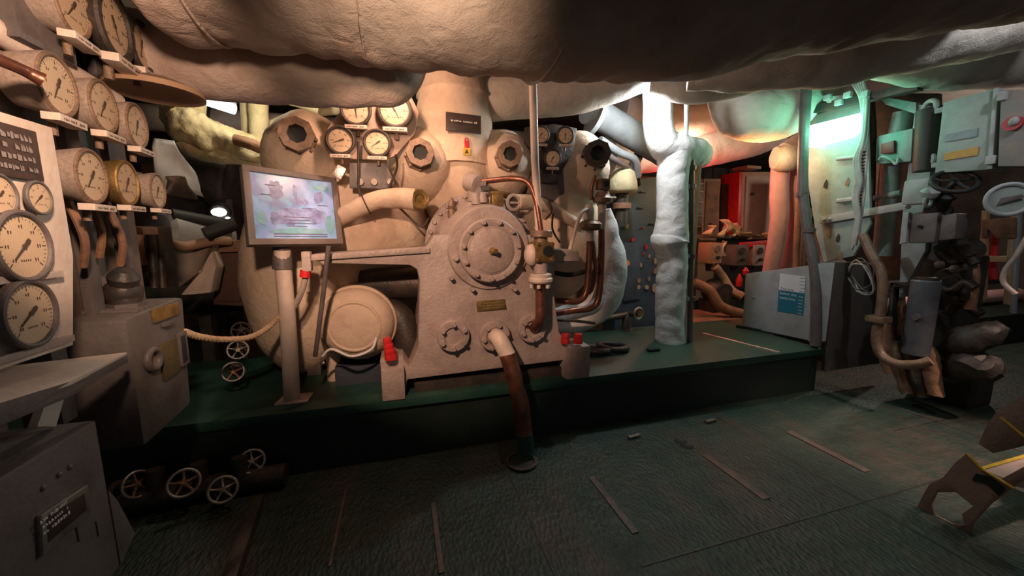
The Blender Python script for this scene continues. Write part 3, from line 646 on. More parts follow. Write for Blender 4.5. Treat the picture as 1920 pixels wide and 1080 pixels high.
c = PY(847,392,2.66); ob('cock_body', M().lathe([(.03,-.06),(.03,-.02),(.022,0),(.03,.02),(.018,.05),(.006,.08)], c, (0,0,1), 10), BRONZE, t); ob('cock_handle', M().cyl(c, c+V((.07,-.02,-.03)), .01, seg=8), DARKM, t)
t = T('lagged_branch', PY(770,375,2.75), 'short lagged branch pipe with round bronze end pointing right under left gauges', 'pipe')
ob('lagging', M().tube([PY(630,412,2.8), PY(668,392,2.72), PY(705,376,2.68), PY(745,372,2.66), PY(780,375,2.62)], [.055,.058,.058,.068,.072], 24, n=10).wrinkle(.005,8,2), LAGE, t, sharp=80)
c = PY(786,374,2.6); ob('end_ring', M().lathe([(.07,.05),(.072,0),(.06,-.02),(.035,-.015),(.03,.0),(0,.0)], c, (-.3,1,0), 10), BRASS, t)
ob('tie_wire', M().torus(PY(687,384,2.7), (1,0,.4), .066, .005, 24, 6), DARKM, t)
t = T('lagged_branch', PY(970,382,2.7), 'short lagged branch pipe running right behind the square valve', 'pipe')
ob('lagging', M().tube([PY(968,380,2.66), PY(1000,380,2.72), PY(1035,392,2.78), PY(1090,425,2.85)], [.062,.055,.045,.045], 20, n=10).wrinkle(.004,8,3), LAGE, t, sharp=80)
c = PY(963,380,2.62); ob('end_ring', M().torus(c, (-.2,1,0), .05, .014, 20, 8), PAINT, t); ob('end_spoke', M().box(c, (.09,.012,.014)), PAINT, t); ob('end_disc', M().cyl(c+V((0,.03,0)), c+V((0,.005,0)), .05, seg=20), DARKM, t)
for i, (pts, lb) in enumerate([
  ([PY(715,355,2.72),PY(760,400,2.8),PY(790,425,2.8),PY(806,405,2.78)], 'thin dark hose drooping right of the lagged branch pipe end'),
  ([PY(1028,372,2.6),PY(1034,395,2.62),PY(1022,412,2.62)], 'tiny red-brown copper tail left of the thin hanging wire'),
  ([PY(1037,400,2.6),PY(1036,430,2.6),PY(1050,455,2.6)], 'thin dark wire curling down onto the right casing ledge'),
  ([PY(742,290,2.6),PY(744,315,2.66),PY(730,350,2.7),PY(722,362,2.7)], 'dark capillary tube under the right-hand lower black gauge'),
  ([PY(672,265,2.65),PY(672,310,2.68),PY(674,360,2.7),PY(690,398,2.7)], 'dark capillary tube dropping between the two lower black gauges')]):
    pipe('capillary_tube', pts, .008, COPPER if i == 1 else DARKM, lb, 'tube', 0, seg=8)
# ------------------------------------------------------------------ gauge clusters over the engine
t = T('gauge_plate', PY(690,340,2.75), 'brown mounting plate carrying four gauges left of the engine neck', 'plate')
ob('plate', M().prism([PY(x,y,2.76) for x, y in ((664,180),(715,172),(770,178),(786,210),(778,250),(742,292),(720,300),(625,298),(608,270),(614,240),(640,205))], (0,.04,0), .01), mat('gauge_plate_paint', (.42,.29,.22), .6, col2=(.30,.19,.14), ns=6), t)
ob('bracket', M().prism([PY(655,305,2.73),PY(722,305,2.73),PY(735,330,2.73),PY(735,355,2.73),PY(655,352,2.73)], (0,.05,0), .006), PAINTG, t)
for x, y in ((676,342),(702,342),(732,342)): q = PY(x,y,2.73); ob('bolt', M().cyl(q, q-V((0,.03,0)), .026, .02, seg=12), PAINT, t)
q = PY(637,323,2.7); ob('sight_glass', M().box(q, (.06,.04,.08), rot=Matrix.Rotation(.5,3,'Y'), bev=.01), STEEL, t)
nf = V((-.12,-1,-.02)); G = 'gauges left of the engine neck'
for i, (x, y, rr_, nd, lb) in enumerate([(667,206,26,.55,'upper left gauge on the brown plate, its top hidden by the duct'),(740,207,29,.1,'largest pale gauge on the brown plate, right beside the engine neck'),
    (638,263,24,1.85,'black-rimmed gauge at the left of the lower pair on the brown plate'),(707,268,23,1.6,'black-rimmed gauge at the right of the lower pair on the brown plate')]):
    p = PY(x,y,2.69); put(GB, False, p, nf, rp(p,rr_), lb, G, nd-1.1)
t = T('gauge_plate', PY(1040,330,2.9), 'dark mounting plate carrying three small gauges right of the thin standpipe', 'plate')
ob('plate', M().prism([PY(x,y,2.90) for x, y in ((985,238),(1040,232),(1082,240),(1075,285),(1052,325),(1022,330),(1005,290),(985,270))], (0,.03,0), .008), DARKM, t)
ob('bracket', M().box(PY(1030,335,2.9), (.13,.06,.07), bev=.01), DARKM, t)
ob('back_panel', M().prism([PY(1000,300,2.94),PY(1055,300,2.94),PY(1060,380,2.94),PY(985,380,2.94)], (0,.02,0), .005), PAINTG, t)
for i, (x, y, nd, lb) in enumerate([(1014,253,.2,'dim small gauge half behind the thin standpipe'),(1060,254,-.4,'dim small gauge at the right of the dark plate near the white-lit lobe'),(1036,297,.1,'small pale gauge lowest on the dark plate')]):
    p = PY(x,y,2.86); put(GB, False, p, (-.2,-1,0), rp(p,15.5), lb, 'gauges right of the standpipe', nd)
# ------------------------------------------------------------------ levers by the lectern
pipe('linkage_rod', [PY(616,462,2.42), PY(605,560,2.46), PY(591,668,2.52)], .014, PAINTG, 'thin steel linkage rod hanging from the casing ledge in front of the drum', 'rod', 0, seg=10)
t = T('control_lever', PY(560,575,2.6), 'short lever with red collar leaning beside the lectern post', 'lever')
ob('lever_head', M().box(PY(576,490,2.5), (.05,.06,.12), bev=.012), PAINT, t); ob('red_collar', M().cyl(PY(573,507,2.5), PY(572,520,2.5), .03, seg=14), RED, t); ob('lever_rod', M().tube([PY(574,515,2.5), PY(566,545,2.53), PY(553,575,2.58)], .018, 10), PAINT, t)
t = T('foot_pedal', PY(590,690,2.6), 'small dark pivot block at the foot of the linkage rod', 'pivot'); c = PZ(592,700,PH_)
ob('pivot_block', M().box(c+V((0,0,.05)), (.10,.10,.10), bev=.015), PAINTG, t); ob('pivot_pin', M().cyl(c+V((-.07,0,.08)), c+V((.07,0,.08)), .018, seg=12), STEEL, t)
pipe('cable', [PY(605,668,2.62), PY(622,655,2.60), PY(660,668,2.58), PY(696,655,2.60), PY(706,632,2.64)], .009, LAGW, 'thin pale cable looping below the lagged drum', 'cable', 0, seg=8)
# ------------------------------------------------------------------ right-hand valves of the casing
t = T('check_valve', PY(1107,560,2.7), 'domed bronze valve with copper pipe, left of a pair right of the casing', 'valve')
v2 = lambda x, y: PY(x, y, 2.62)
ob('dome', M().lathe([(.04,-.05),(.042,0),(.038,.04),(.025,.065),(0,.075)], v2(1104,400), (0,0,1), 20), PAINTL, t)
ob('valve_flange', M().lathe([(.05,-.05),(.085,-.03),(.088,0),(.07,.02),(.045,.03)], v2(1107,420), (0,0,1), 24), BRONZE, t)
ob('collar', M().cyl(v2(1106,432), v2(1106,452), .034, seg=14), PAINTL, t)
ob('copper_pipe', M().tube([v2(1106,450), v2(1104,500), v2(1099,548), v2(1085,564), v2(1062,565), PY(1040,563,2.7)], .025, 16), COPPER, t)
ob('small_tail', M().tube([v2(1108,430), v2(1113,470), v2(1118,510)], .016, 10), COPPER, t)
t = T('relief_valve', PY(1130,560,2.75), 'square bronze valve on a tall copper pipe, right of a pair right of the casing', 'valve')
v3 = lambda x, y: PY(x, y, 2.68)
m = M().box(v3(1130,346), (.085,.085,.085), bev=.012); vb = ob('valve_head', m, BRONZE, t); q = v3(1132,346)+V((0,-.046,0)); ob('valve_port', M().box(q, (.045,.006,.04)), BLACK, vb)
ob('valve_flange', M().lathe([(.05,-.04),(.075,-.03),(.078,0),(.06,.015),(.045,.05)], v3(1130,372), (0,0,1), 24), BRONZE, t)
ob('collar', M().cyl(v3(1129,378), v3(1128,430), .032, seg=14), PAINTL, t)
ob('copper_pipe', M().tube([v3(1128,425), v3(1127,500), v3(1122,560), v3(1108,578), v3(1080,582), PY(1040,588,2.7)], .026, 16), COPPER, t)
ob('copper_tail', M().tube([v3(1109,375), v3(1110,350), v3(1117,330)], .014, 10), COPPER, t)
ob('handle', M().cyl(v3(1145,372), v3(1154,372), .014, seg=10), LAGY, t)
pipe('pale_tube', [PY(1068,470,2.55), PY(1082,420,2.55), PY(1092,398,2.57), PY(1104,392,2.6)], .014, PAINTL, 'slim pale tube rising from the right ledge to the domed valve', 'tube', 0, seg=10)
pipe('black_hose', [PY(1040,512,2.7), PY(1070,515,2.65), PY(1100,508,2.66)], .02, BLACK, 'short black hose between the casing and the domed valve pipe', 'hose', 0, seg=10)
pipe('lagged_bend', [PY(1138,392,2.86), PY(1143,440,2.86), PY(1148,500,2.84), PY(1135,560,2.82), PY(1095,590,2.86), PY(1045,600,2.95)], [.03,.085,.125,.13,.13,.12], LAGW, 'white lagged pipe bend tapering up beside the casing like a tusk', 'pipe', .008, 5, 28, 14, 3, None, .01)
pipe('black_hose', [PY(1043,600,2.66), PY(1080,602,2.64), PY(1115,606,2.66)], .012, DARKM, 'thin dark tube crossing above the red bolts at the casing right foot', 'tube', 0, seg=8)

# ------------------------------------------------------------------ middle right: column, pipes, cabinets
t = T('lagged_standing_pipe', PZ(1255,640,PH_), 'white lagged pipe with a double elbow standing as a column on the platform', 'pipe')
YC = 3.08
vc = lambda x, y, d=0: PY(x, y, YC+d)
ob('upper_bend', M().tube([vc(1233,120), vc(1233,200), vc(1235,245), vc(1246,272), vc(1275,283), vc(1300,287,.05), vc(1315,292,.1)], [.13,.13,.13,.14,.15,.14,.12], 32, n=14).wrinkle(.008,5,2,.008), LAGW, t, sharp=80)
b_ = vc(1256,640); 
ob('column', M().tube([vc(1264,285), vc(1262,330), vc(1260,400), vc(1258,440), vc(1256,452), vc(1257,466), vc(1260,480), vc(1258,540), vc(1255,600), V((b_.x,b_.y,PH_))], [.155,.14,.145,.16,.175,.15,.145,.142,.14,.14], 36, n=14).wrinkle(.010,4,5,.015), LAGW, t, sharp=80)
for px, y0, w, lb, mt in ((1287,190,.020,'grey conduit running full height close against the white column',PGREY),(1297,285,.026,'second grey conduit between the white column and tan edge post',PAINTG)):
    t = T('conduit', PY(px,630,3.0), lb, 'conduit')
    p0, p1 = PY(px,y0,3.0), PY(px-3,632,3.0)
    ob('tube', M().cyl(p0, V((p1.x,p1.y,PH_)), w), mt, t)
    for yy in (315,350,480,560): q = PY(px,yy,3.0); ob('clip', M().cyl(q-V((0,0,.02)), q+V((0,0,.02)), w*1.45, seg=14), mt, t)
a, b = PY(1310,300,3.1), PY(1294,625,3.1)
tag(ob('edge_post', M().box(((a.x+b.x)/2,3.12,(a.z+PH_)/2), (.035,.05,a.z-PH_), bev=.006), WOOD), 'narrow tan edge post right of the white column conduits', 'post')
t = T('electrical_panel', PY(1205,600,4.0), 'tall dark blue-grey steel panel with coloured tags behind the white column', 'panel')
YE = 4.05
ve = lambda x, y: PY(x, y, YE)
ob('panel_body', M().prism([ve(1163,345),ve(1185,340),ve(1250,328),V((ve(1250,328).x,YE,.005)),V((ve(1163,345).x,YE,.005))], (0,.3,0), .012), BLUEG, t)
ob('lower_door', M().prism([ve(1162,455)+V((0,-.03,0)),ve(1196,455)+V((0,-.03,0)),ve(1198,560)+V((0,-.03,0)),ve(1166,565)+V((0,-.03,0))], (0,.05,0), .006), BLUEG, t)
rr = random.Random(5)
for i, (x, y, w, h, mt) in enumerate([(1173,383,8,8,ORANGE),(1173,424,8,10,YEL),(1184,450,7,8,RED),(1209,462,6,12,RED),(1203,427,5,5,RED),(1174,493,14,11,ORANGE),(1215,480,4,8,WOOD),(1226,488,8,14,WOOD),(1227,508,9,14,RUST),(1199,497,4,10,WOOD),(1214,522,5,10,RUST),(1195,525,8,10,RUST),(1210,538,9,9,WOOD),(1195,538,9,9,WOOD),(1224,540,10,16,WOOD),(1168,403,3,3,YEL),(1204,475,4,4,RED)]):
    q = ve(x,y)+V((0,-.035,0)); k_ = rp(q,1)
    ob('coloured_tag', M().prism([q+V((k_*dx*w*.5*rr.uniform(.6,1.1),0,k_*dz*h*.5*rr.uniform(.6,1.1))) for dx,dz in ((-1,-.6),(-.2,-1),(.9,-.7),(1,.5),(.1,1),(-.8,.6))], (0,.02,0)), mt, t)
for x in (1188,1197): ob('cable_tail', M().tube([ve(x,345),PY(x-2,330,3.95),PY(x-4,312,3.9),PY(x+5,290,3.9)], .035, 12), DARKM, t)
for x, y in ((1200,390),(1205,360),(1240,395),(1222,420)): ob('hinge', M().box(ve(x,y)+V((0,-.01,0)), (.08,.03,.015)), DARKM, t)
t = T('canvas_cap', PY(1168,345,3.6), 'yellow-white pleated canvas cap beside the blue-grey panel top', 'cap')
c = PY(1167,345,3.6); ob('canvas_hood', M().lathe([(.0,.17),(.07,.165),(.12,.12),(.15,.02),(.16,-.06),(.13,-.10)], c, (0,0,1), 32).wrinkle(.012,9,2), LAGY, t, sharp=80)
ob('stem', M().cyl(c+V((0,0,-.09)), c+V((0,0,-.45)), .07, seg=14), DARKM, t); ob('stem_band', M().cyl(c+V((0,0,-.2)), c+V((0,0,-.26)), .10, seg=12), RUST, t)
pipe('lagged_pipe', [PY(1105,205,3.6), PY(1150,232,3.7), PY(1200,262,3.8), PY(1250,292,3.9)], .145, PGREY, 'grey-white lagged pipe sloping down behind the white elbow', 'pipe', .006, 4, 28, 10, 4)
tag(ob('cut_flange', M().cyl(PY(1112,222,3.55), PY(1119,226,3.55), .17, seg=28), PGREY), 'pale flange disc on the near end of the sloping pipe', 'flange')
pipe('small_pipe', [PY(1125,262,3.5), PY(1160,285,3.55), PY(1190,300,3.6), PY(1196,330,3.7)], .04, PGREY, 'small grey pipe below the sloping lagged pipe, bending down to the panel', 'pipe', 0, seg=14)
pipe('small_pipe', [PY(1130,285,3.4), PY(1160,305,3.45), PY(1183,320,3.6), PY(1190,345,3.8)], .03, PAINTG, 'thin brownish pipe lowest beneath the sloping lagged pipe', 'pipe', 0, seg=14)
pipe('lagged_pipe', [PY(1140,292,4.7), PY(1230,285,4.65), PY(1330,272,4.55), PY(1400,256,4.4), PY(1455,243,4.3)], [.26,.27,.30,.30,.26], LAGW, 'pinkish lagged pipe lit red from below, behind the white column', 'pipe', .015, 3, 36, 14, 14, None, .015)
pipe('lagged_pipe', [PY(1160,205,4.3), PY(1260,225,4.3), PY(1350,215,4.2), PY(1450,200,4.1)], .22, LAGD, 'dark grey lagged pipe crossing high behind the white elbow', 'pipe', .012, 3, 30, 12, 15)
pipe('lagged_pipe', [PY(1372,150,3.5), PY(1368,185,3.4), PY(1392,212,3.3), PY(1445,215,3.2), PY(1500,195,3.1), PY(1560,150,3.0)], [.18,.215,.25,.27,.25,.22], LAG, 'bulging lagged elbow, white at its left end and tan toward the lamp', 'pipe', .012, 4, 40, 14, 16, None, .015)
pipe('lagged_pipe', [PY(1530,262,3.45), PY(1505,275,3.45), PY(1474,295,3.45), PY(1452,296,3.5)], [.15,.17,.165,.12], LAG, 'orange-lit bulbous lagged pipe end above the pink pipe', 'pipe', .010, 5, 32, 12, 17)
t = T('pink_pipe', PY(1475,490,3.55), 'double pipe coloured pink as if lit red and white, standing behind the grey sign panel', 'pipe')
PINK = mat('pink_lagging', (.70,.38,.38), .75, col2=(.60,.32,.33), ns=4, bump=.2, bs=90, weave=.2)  # pink base colour holds the red and white light on the double pipe
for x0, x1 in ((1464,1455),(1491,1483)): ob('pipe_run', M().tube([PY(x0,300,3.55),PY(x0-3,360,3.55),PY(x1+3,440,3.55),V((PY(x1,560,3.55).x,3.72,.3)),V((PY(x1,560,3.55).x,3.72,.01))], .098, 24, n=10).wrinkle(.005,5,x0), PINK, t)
pipe('brown_pipe', [PY(1503,300,3.3), PY(1497,400,3.3), PY(1492,520,3.3)], .035, RUST, 'thin brown pipe between the pink pipe and the mint back plate', 'pipe', 0, seg=12)
pipe('brown_pipe', [PY(1518,400,3.3), PY(1508,450,3.3), PY(1502,520,3.3)], .03, WOOD, 'short tan pipe right behind the lamp plate conduit', 'pipe', 0, seg=12)
# cabinets behind
YB = 5.2
vb_ = lambda x, y: PY(x, y, YB)
t = T('tan_cabinet', PY(1420,440,YB), 'tan sheet-metal cabinet with a small black knob in the red-lit recess', 'cabinet')
ob('cabinet_body', M().prism([vb_(1392,322),vb_(1456,322),vb_(1452,445),vb_(1388,445)], (0,.5,0), .01), WOOD, t)
ob('cabinet_door', M().prism([vb_(1398,330)+V((0,-.02,0)),vb_(1450,330)+V((0,-.02,0)),vb_(1446,440)+V((0,-.02,0)),vb_(1394,440)+V((0,-.02,0))], (0,.03,0), .006), mat('cabinet_tan_grey', (.40,.30,.24), .6, col2=(.32,.23,.18), ns=4), t)
q = vb_(1407,364)+V((0,-.03,0)); ob('knob', M().cyl(q, q-V((0,.03,0)), .025, seg=12), BLACK, t)
ob('cabinet_edge', M().prism([vb_(1386,322)+V((0,-.01,0)),vb_(1392,322)+V((0,-.01,0)),vb_(1388,445)+V((0,-.01,0)),vb_(1381,445)+V((0,-.01,0))], (0,.4,0), .004), RED, t, label='cabinet edge strip with red light painted on')  # red paint stands in for red light falling on the cabinet edge
ob('cornice', M().box(vb_(1395,317)+V((0,-.05,0)), (.30,.3,.05), bev=.01), WOOD, t)
t = T('brown_locker', PY(1340,440,5.6), 'plain brown locker left of the tan cabinet in the red-lit recess', 'locker')
vl = lambda x, y: PY(x, y, 5.4)
ob('locker_body', M().prism([vl(1320,335),vl(1352,335),V((vl(1352,335).x,5.4,.01)),V((vl(1320,335).x,5.4,.01))], (0,.5,0), .01), WOOD, t)
ob('locker_door', M().prism([vl(1324,340)+V((0,-.02,0)),vl(1348,340)+V((0,-.02,0)),vl(1346,446)+V((0,-.02,0)),vl(1319,446)+V((0,-.02,0))], (0,.03,0), .005), RUST, t)
q = vl(1330,420)+V((0,-.03,0)); ob('handle', M().cyl(q, q-V((0,.03,0)), .02, seg=10), DARKM, t)
t = T('switch_strip', PY(1370,430,5.3), 'dark column of small round switches between locker and tan cabinet', 'switchboard')
ob('strip', M().prism([vl(1355,345),vl(1382,345),vl(1379,445),vl(1351,445)], (0,.2,0), .006), DARKM, t)
for i in range(7): q = vl(1374,375+i*10)+V((0,-.0,0)); ob('switch', M().cyl(q, q-V((0,.05,0)), .028, seg=12), RUST, t)
t = T('cable_tray', PY(1311,420,4.9), 'narrow dark vertical cable tray at the left of the recess', 'cable tray')
vt = lambda x, y: PY(x, y, 4.8)
ob('tray', M().prism([vt(1303,335),vt(1318,335),vt(1316,440),vt(1300,440)], (0,.1,0), .004), DARKM, t)
for y in (345,360,380,405,425): ob('strap', M().box(vt(1310,y)+V((0,-.02,0)), (.11,.04,.02)), PAINTG, t)
tag(ob('shelf_board', M().prism([PY(1302,440,4.7),PY(1450,440,4.7),PY(1450,447,4.7),PY(1302,447,4.7)], (0,.5,0), .005), PAINTG), 'dark shelf board under the tan cabinet', 'shelf')
rr = random.Random(9)
for i, (x, y, w, h, lb) in enumerate([(1331,432,15,20,'small crumpled pale paper leftmost on the shelf board'),(1358,428,22,34,'tall curled scrap of pale paper in the middle of the shelf board'),(1377,431,14,26,'upright pale scrap just left of the tan cabinet foot'),(1410,442,55,14,'wide yellowish sheet lying under the tan cabinet'),(1440,440,14,12,'small white scrap beside the pink pipe'),(1354,468,16,34,'pale crumpled scrap hanging below the shelf between the control boxes')]):
    q = PY(x,y,4.62); k_ = rp(q,1); m = M()
    nx, nz = 6, 6; vs = []
    for a in range(nx+1):
        for b in range(nz+1):
            u, v = a/nx-.5, b/nz-.5
            vs.append(q+V((k_*w*(u*(1-.5*(v+.5)) + .25*math.sin(v*5+i)), .07*math.sin(u*6+v*4+i)+rr.uniform(-.015,.015), k_*h*v*(1-.3*abs(u)))))
    m.raw(vs, [(a*(nz+1)+b, (a+1)*(nz+1)+b, (a+1)*(nz+1)+b+1, a*(nz+1)+b+1) for a in range(nx) for b in range(nz)])
    o = ob('crumpled_paper', m, LAGY, sharp=80); md = o.modifiers.new('s', 'SOLIDIFY'); md.thickness = .004
    tag(o, lb, 'paper', 'scraps on the shelf')
for i, (x, y, mt, lb) in enumerate([(1331,474,WOOD,'brown control box with a round dial, leftmost under the shelf'),(1377,478,PAINTG,'grey control box second under the shelf, with a dark knob'),(1410,478,PAINT,'pinkish control box third under the shelf beneath the red strip'),(1442,478,RUST,'rusty control box nearest the pink pipe under the shelf')]):
    t = T('control_box', PY(x,y,4.5), lb, 'control box', 'control boxes under the shelf')
    q = PY(x,y,4.5); k_ = rp(q,1)
    ob('box_body', M().box(q, (k_*26,.25,k_*38), bev=.015), mt, t)
    a = q+V((0,-.125,k_*8)); ob('dial', M().cyl(a, a-V((0,.02,0)), k_*6, seg=20), BRONZE if i == 0 else DARKM, t)
    a = q+V((k_*2,-.125,-k_*8)); ob('knob', M().cyl(a, a-V((0,.04,0)), k_*3.2, seg=12), BLACK, t)
    ob('bottom_gland', M().cyl(q+V((0,0,-k_*18)), q+V((0,0,-k_*34)), k_*7, k_*5, seg=12), DARKM, t)
tag(ob('red_strip', M().prism([PY(1392,455,4.4),PY(1448,450,4.4),PY(1448,462,4.4),PY(1392,464,4.4)], (0,.06,0), .004), RED), 'bright red strip above the pinkish control boxes', 'strip')
for i, (x, y, h, lb) in enumerate([(1386,525,24,'small red bottle-shaped fitting low behind the grey sign panel'),(1398,508,14,'short red fitting under the control boxes')]):
    q = PY(x,y,4.3); k_ = rp(q,1); tag(ob('red_fitting', M().lathe([(k_*5,-k_*h*.5),(k_*6,0),(k_*3,k_*h*.3),(k_*2,k_*h*.5)], q, (0,0,1), 12), RED), lb, 'fitting')
# dark low machinery behind the platform
pipe('dark_pipe', [PY(1300,530,4.3),PY(1330,545,4.2),PY(1352,575,4.1),PY(1395,590,4.0)], .07, RUST, 'dark rust pipe curving low through the recess behind the conduits', 'pipe', 0)
pipe('dark_pipe', [PY(1340,500,4.4),PY(1356,520,4.4),PY(1372,545,4.3),PY(1392,556,4.2)], .06, WOOD, 'brown bent pipe under the control boxes', 'pipe', .01, 8)
t = T('bilge_pump', PY(1345,570,4.4), 'dark round-bodied pump low in the recess right of the white column', 'pump')
c = PY(1345,545,4.5); ob('pump_body', M().ell(c, (.25,.2,.2), 24, 16), DARKM, t); ob('pump_flange', M().cyl(c+V((-.1,-.2,0)), c+V((-.1,-.25,0)), .14, seg=20), DARKM, t)
ob('pump_foot', M().box((c.x,c.y,c.z/2-.05), (.4,.3,c.z-.15)), DARKM, t)
tag(ob('low_bench', M().box(PY(1345,612,4.0)+V((0,.3,-.02)), (.9,.7,.24), bev=.02), RUST), 'low dark bench with red sheen behind the platform edge', 'bench')
t = T('hose_valve', PY(1190,640,3.4), 'dark valve with a pale disc wheel on the platform behind edge left of the column', 'valve')
c = PY(1197,588,3.5); ob('wheel_disc', M().torus(c, (-.2,1,0), .062, .014, 24, 8), STEEL, t); ob('wheel_face', M().cyl(c+V((0,.03,0)), c, .055, seg=20), BRASS, t)
ob('valve_body', M().lathe([(.07,-(c.z-PH_)+.03),(.07,-.2),(.05,-.18),(.05,-.02),(.035,0)], c+V((-.08,.1,-.02)), (0,0,1), 16), DARKM, t); ob('side_pipe', M().tube([c+V((-.08,.1,-.03)), c+V((-.35,.1,-.05)), c+V((-.55,.1,-.0))], .035, 12), DARKM, t); ob('stem', M().cyl(c, c+V((-.07,.1,-.02)), .03, seg=10), DARKM, t)
for i, (x, y, lb) in enumerate([(1148,650,'larger dark hose loop on the deck left of the pale disc valve'),(1120,655,'small dark hose loop beside the casing right foot')]):
    q = PZ(x,y,PH_+.03); tag(ob('hose_loop', M().torus(q, (0.03,.06,1), .13-.03*i, .03, 28, 10), BLACK), lb, 'hose')
tag(ob('deck_clip', M().box(PZ(1225,656,PH_+.012), (.12,.05,.025), bev=.008), BLACK), 'small black clip lying on the green platform', 'clip')
for x, y, lb in ((1189,818,'small worn steel floor latch near the platform riser'),(1332,789,'small pale floor latch farther along the platform riser')):
    tag(ob('floor_latch', M().box(PZ(x,y,.012), (.10,.03,.022), rot=Matrix.Rotation(.1,3,'Z'), bev=.006), STEEL), lb, 'latch')
for x, y, lb in ((1276,828,'dark lifting hole plug in the floor, farther of the pair'),(1288,836,'dark lifting hole plug in the floor, nearer of the pair')):
    q = PZ(x,y,.0); tag(ob('floor_plug', M().lathe([(0,.004),(.03,.004),(.036,.008),(.042,.004),(.044,0)], q, (0,0,1), 24), BLACK), lb, 'plug')
# ------------------------------------------------------------------ grey sign panel
t = T('sign_panel', PZ(1470,625,PH_), 'pale grey sloping-topped sign panel standing on the platform end', 'panel')
p0, p1 = PZ(1392,612,PH_+.02), PZ(1548,645,PH_+.02)
dr = (p1-p0).normalized(); nn = V((-dr.y,dr.x,0)); nn = nn if nn.x < 0 else -nn
XS = lambda x, y, o=0.: (lambda d: CAM + d*((p0-CAM).dot(nn)/d.dot(nn)) + nn*o)(ray(x, y))
ob('front_sheet', M().prism([XS(1392,612),XS(1548,645),XS(1556,492),XS(1555,493),XS(1398,513)], -nn*.03, .004), PGREY, t)
sd = [PY(1548,645,2.46),PY(1542,700,2.46),PY(1650,690,2.46),PY(1650,492,2.46),PY(1557,492,2.46)]
ob('end_sheet', M().prism([PY(1546,697,2.44),PY(1660,680,2.44),PY(1655,490,2.44),PY(1566,492,2.44)], (0,.03,0), .004), mat('dark_grey_sheet', (.13,.115,.105), .6, col2=(.10,.085,.08), ns=6), t)
ob('corner_strip', M().prism([PY(1515,640,2.62),PY(1548,640,2.42),PY(1565,493,2.42),PY(1523,495,2.62)], (.02,.01,0), .003), PGREY, t)
q = XS(1413,558,.005); ob('fixing_stud', M().ell(q, (.012,.012,.012), 12, 8), STEEL, t)
sg = T('information_sign', XS(1483,590,.004), 'white and teal waterline sign on the grey sign panel', 'sign')
A, B, C_, D_ = XS(1463,513,.006), XS(1511,519,.006), XS(1506,591,.006), XS(1458,583,.006)
E1, E2 = A.lerp(D_,.43), B.lerp(C_,.43)
ob('white_field', M().prism([A,E1,E2,B], nn*-.005), WHITE, sg); ob('teal_field', M().prism([E1,D_,C_,E2], nn*-.005), TEAL, sg)
hx = (E2-E1).normalized(); hz = (A-D_).normalized(); hh = (A-D_).length; ww = (E2-E1).length
hx = (B-A).normalized()
m = M(); text_into(m, 'You are', E1+hx*ww*.05+hz*hh*.02+nn*.002, hx, hz, hh*.098); ob('sign_text', m, PAINTG, sg)
m = M(); text_into(m, 'below the', E1+hx*ww*.05-hz*hh*.10+nn*.002, hx, hz, hh*.098); text_into(m, 'waterline', E1+hx*ww*.05-hz*hh*.22+nn*.002, hx, hz, hh*.098)
for i in range(6):
    o_ = D_+hx*ww*(.80)+hz*hh*(.045+i*.085)+nn*.002; m.raw([o_, o_+hx*ww*.17, o_+hx*ww*.17+hz*hh*.012, o_+hz*hh*.012], [(0,1,2,3)])
ob('sign_text', m, WHITE, sg)
m = M()
for i in range(5):
    o_ = E1+hx*ww*(.80 if i != 1 else .84)+hz*hh*(.04+i*.085)+nn*.002; m.raw([o_, o_+hx*ww*.17, o_+hx*ww*.17+hz*hh*.012, o_+hz*hh*.012], [(0,1,2,3)])
ob('depth_marks', m, TEAL, sg)
t = T('conduit', PZ(1528,648,PH_), 'bent grey conduit post in front of the mint back plate and sign panel', 'conduit')
ob('tube', M().tube([PX(1512,160,3.80),PX(1507,260,3.80),PX(1505,350,3.80),PX(1513,425,3.80),PX(1527,500,3.80),PX(1530,580,3.79),PX(1529,648,3.78)], .045, 18), PAINTG, t)
for x, y in ((1504,365),(1517,432)): q = PX(x,y,3.80); ob('clip', M().cyl(q-V((0,0,.02)), q+V((0,0,.02)), .055, seg=16), PAINTG, t)
ob('torn_label', M().prism([PX(1518,535,3.77),PX(1528,540,3.77),PX(1524,600,3.77),PX(1514,595,3.77)], (.01,0,0)), PGREY, t)
# ------------------------------------------------------------------ lamp plate and electrical rack
XL = 4.12
vx = lambda x, y, o=0.: PX(x, y, XL+o)
t = T('lamp_back_plate', vx(1570,480), 'mint-lit pale back plate behind the tube lamp', 'plate')
ob('plate_sheet', M().prism([vx(1512,215),vx(1625,190),vx(1632,420),vx(1600,480),vx(1545,492),vx(1530,440),vx(1516,350)], (.03,0,0), .005), PMINT, t)
ob('lower_strap', M().prism([vx(1535,407,-.03),vx(1700,378,-.03),vx(1702,392,-.03),vx(1538,420,-.03)], (.02,0,0), .003), PGREY, t)
for x, y in ((1545,412),(1556,411)): q = vx(x,y,-.03); ob('rivet', M().ell(q, (.012,.02,.02), 12, 8), PGREY, t)
for x, y, mt in ((1547,346,BLACK),(1588,342,RUST),(1553,437,RUST),(1570,447,BLACK),(1575,480,RUST)):
    q = vx(x,y,-.006); k_ = rp(q,1); ob('rust_patch', M().prism([q+V((0,k_*a,k_*b)) for a, b in ((-3,-8),(3,-5),(2,3),(-1,9),(-4,2))], (.008,0,0)), mt, t)
for y in (376,378,298): 
    ob('pipe_stub', M().cyl(vx(1570,y,-.03), vx(1606,y-4,-.05), .018, seg=10), PGREY, t)
t = T('tube_lamp', vx(1560,240,-.1), 'glowing tube lamp in a grey fixture on the mint back plate', 'lamp')
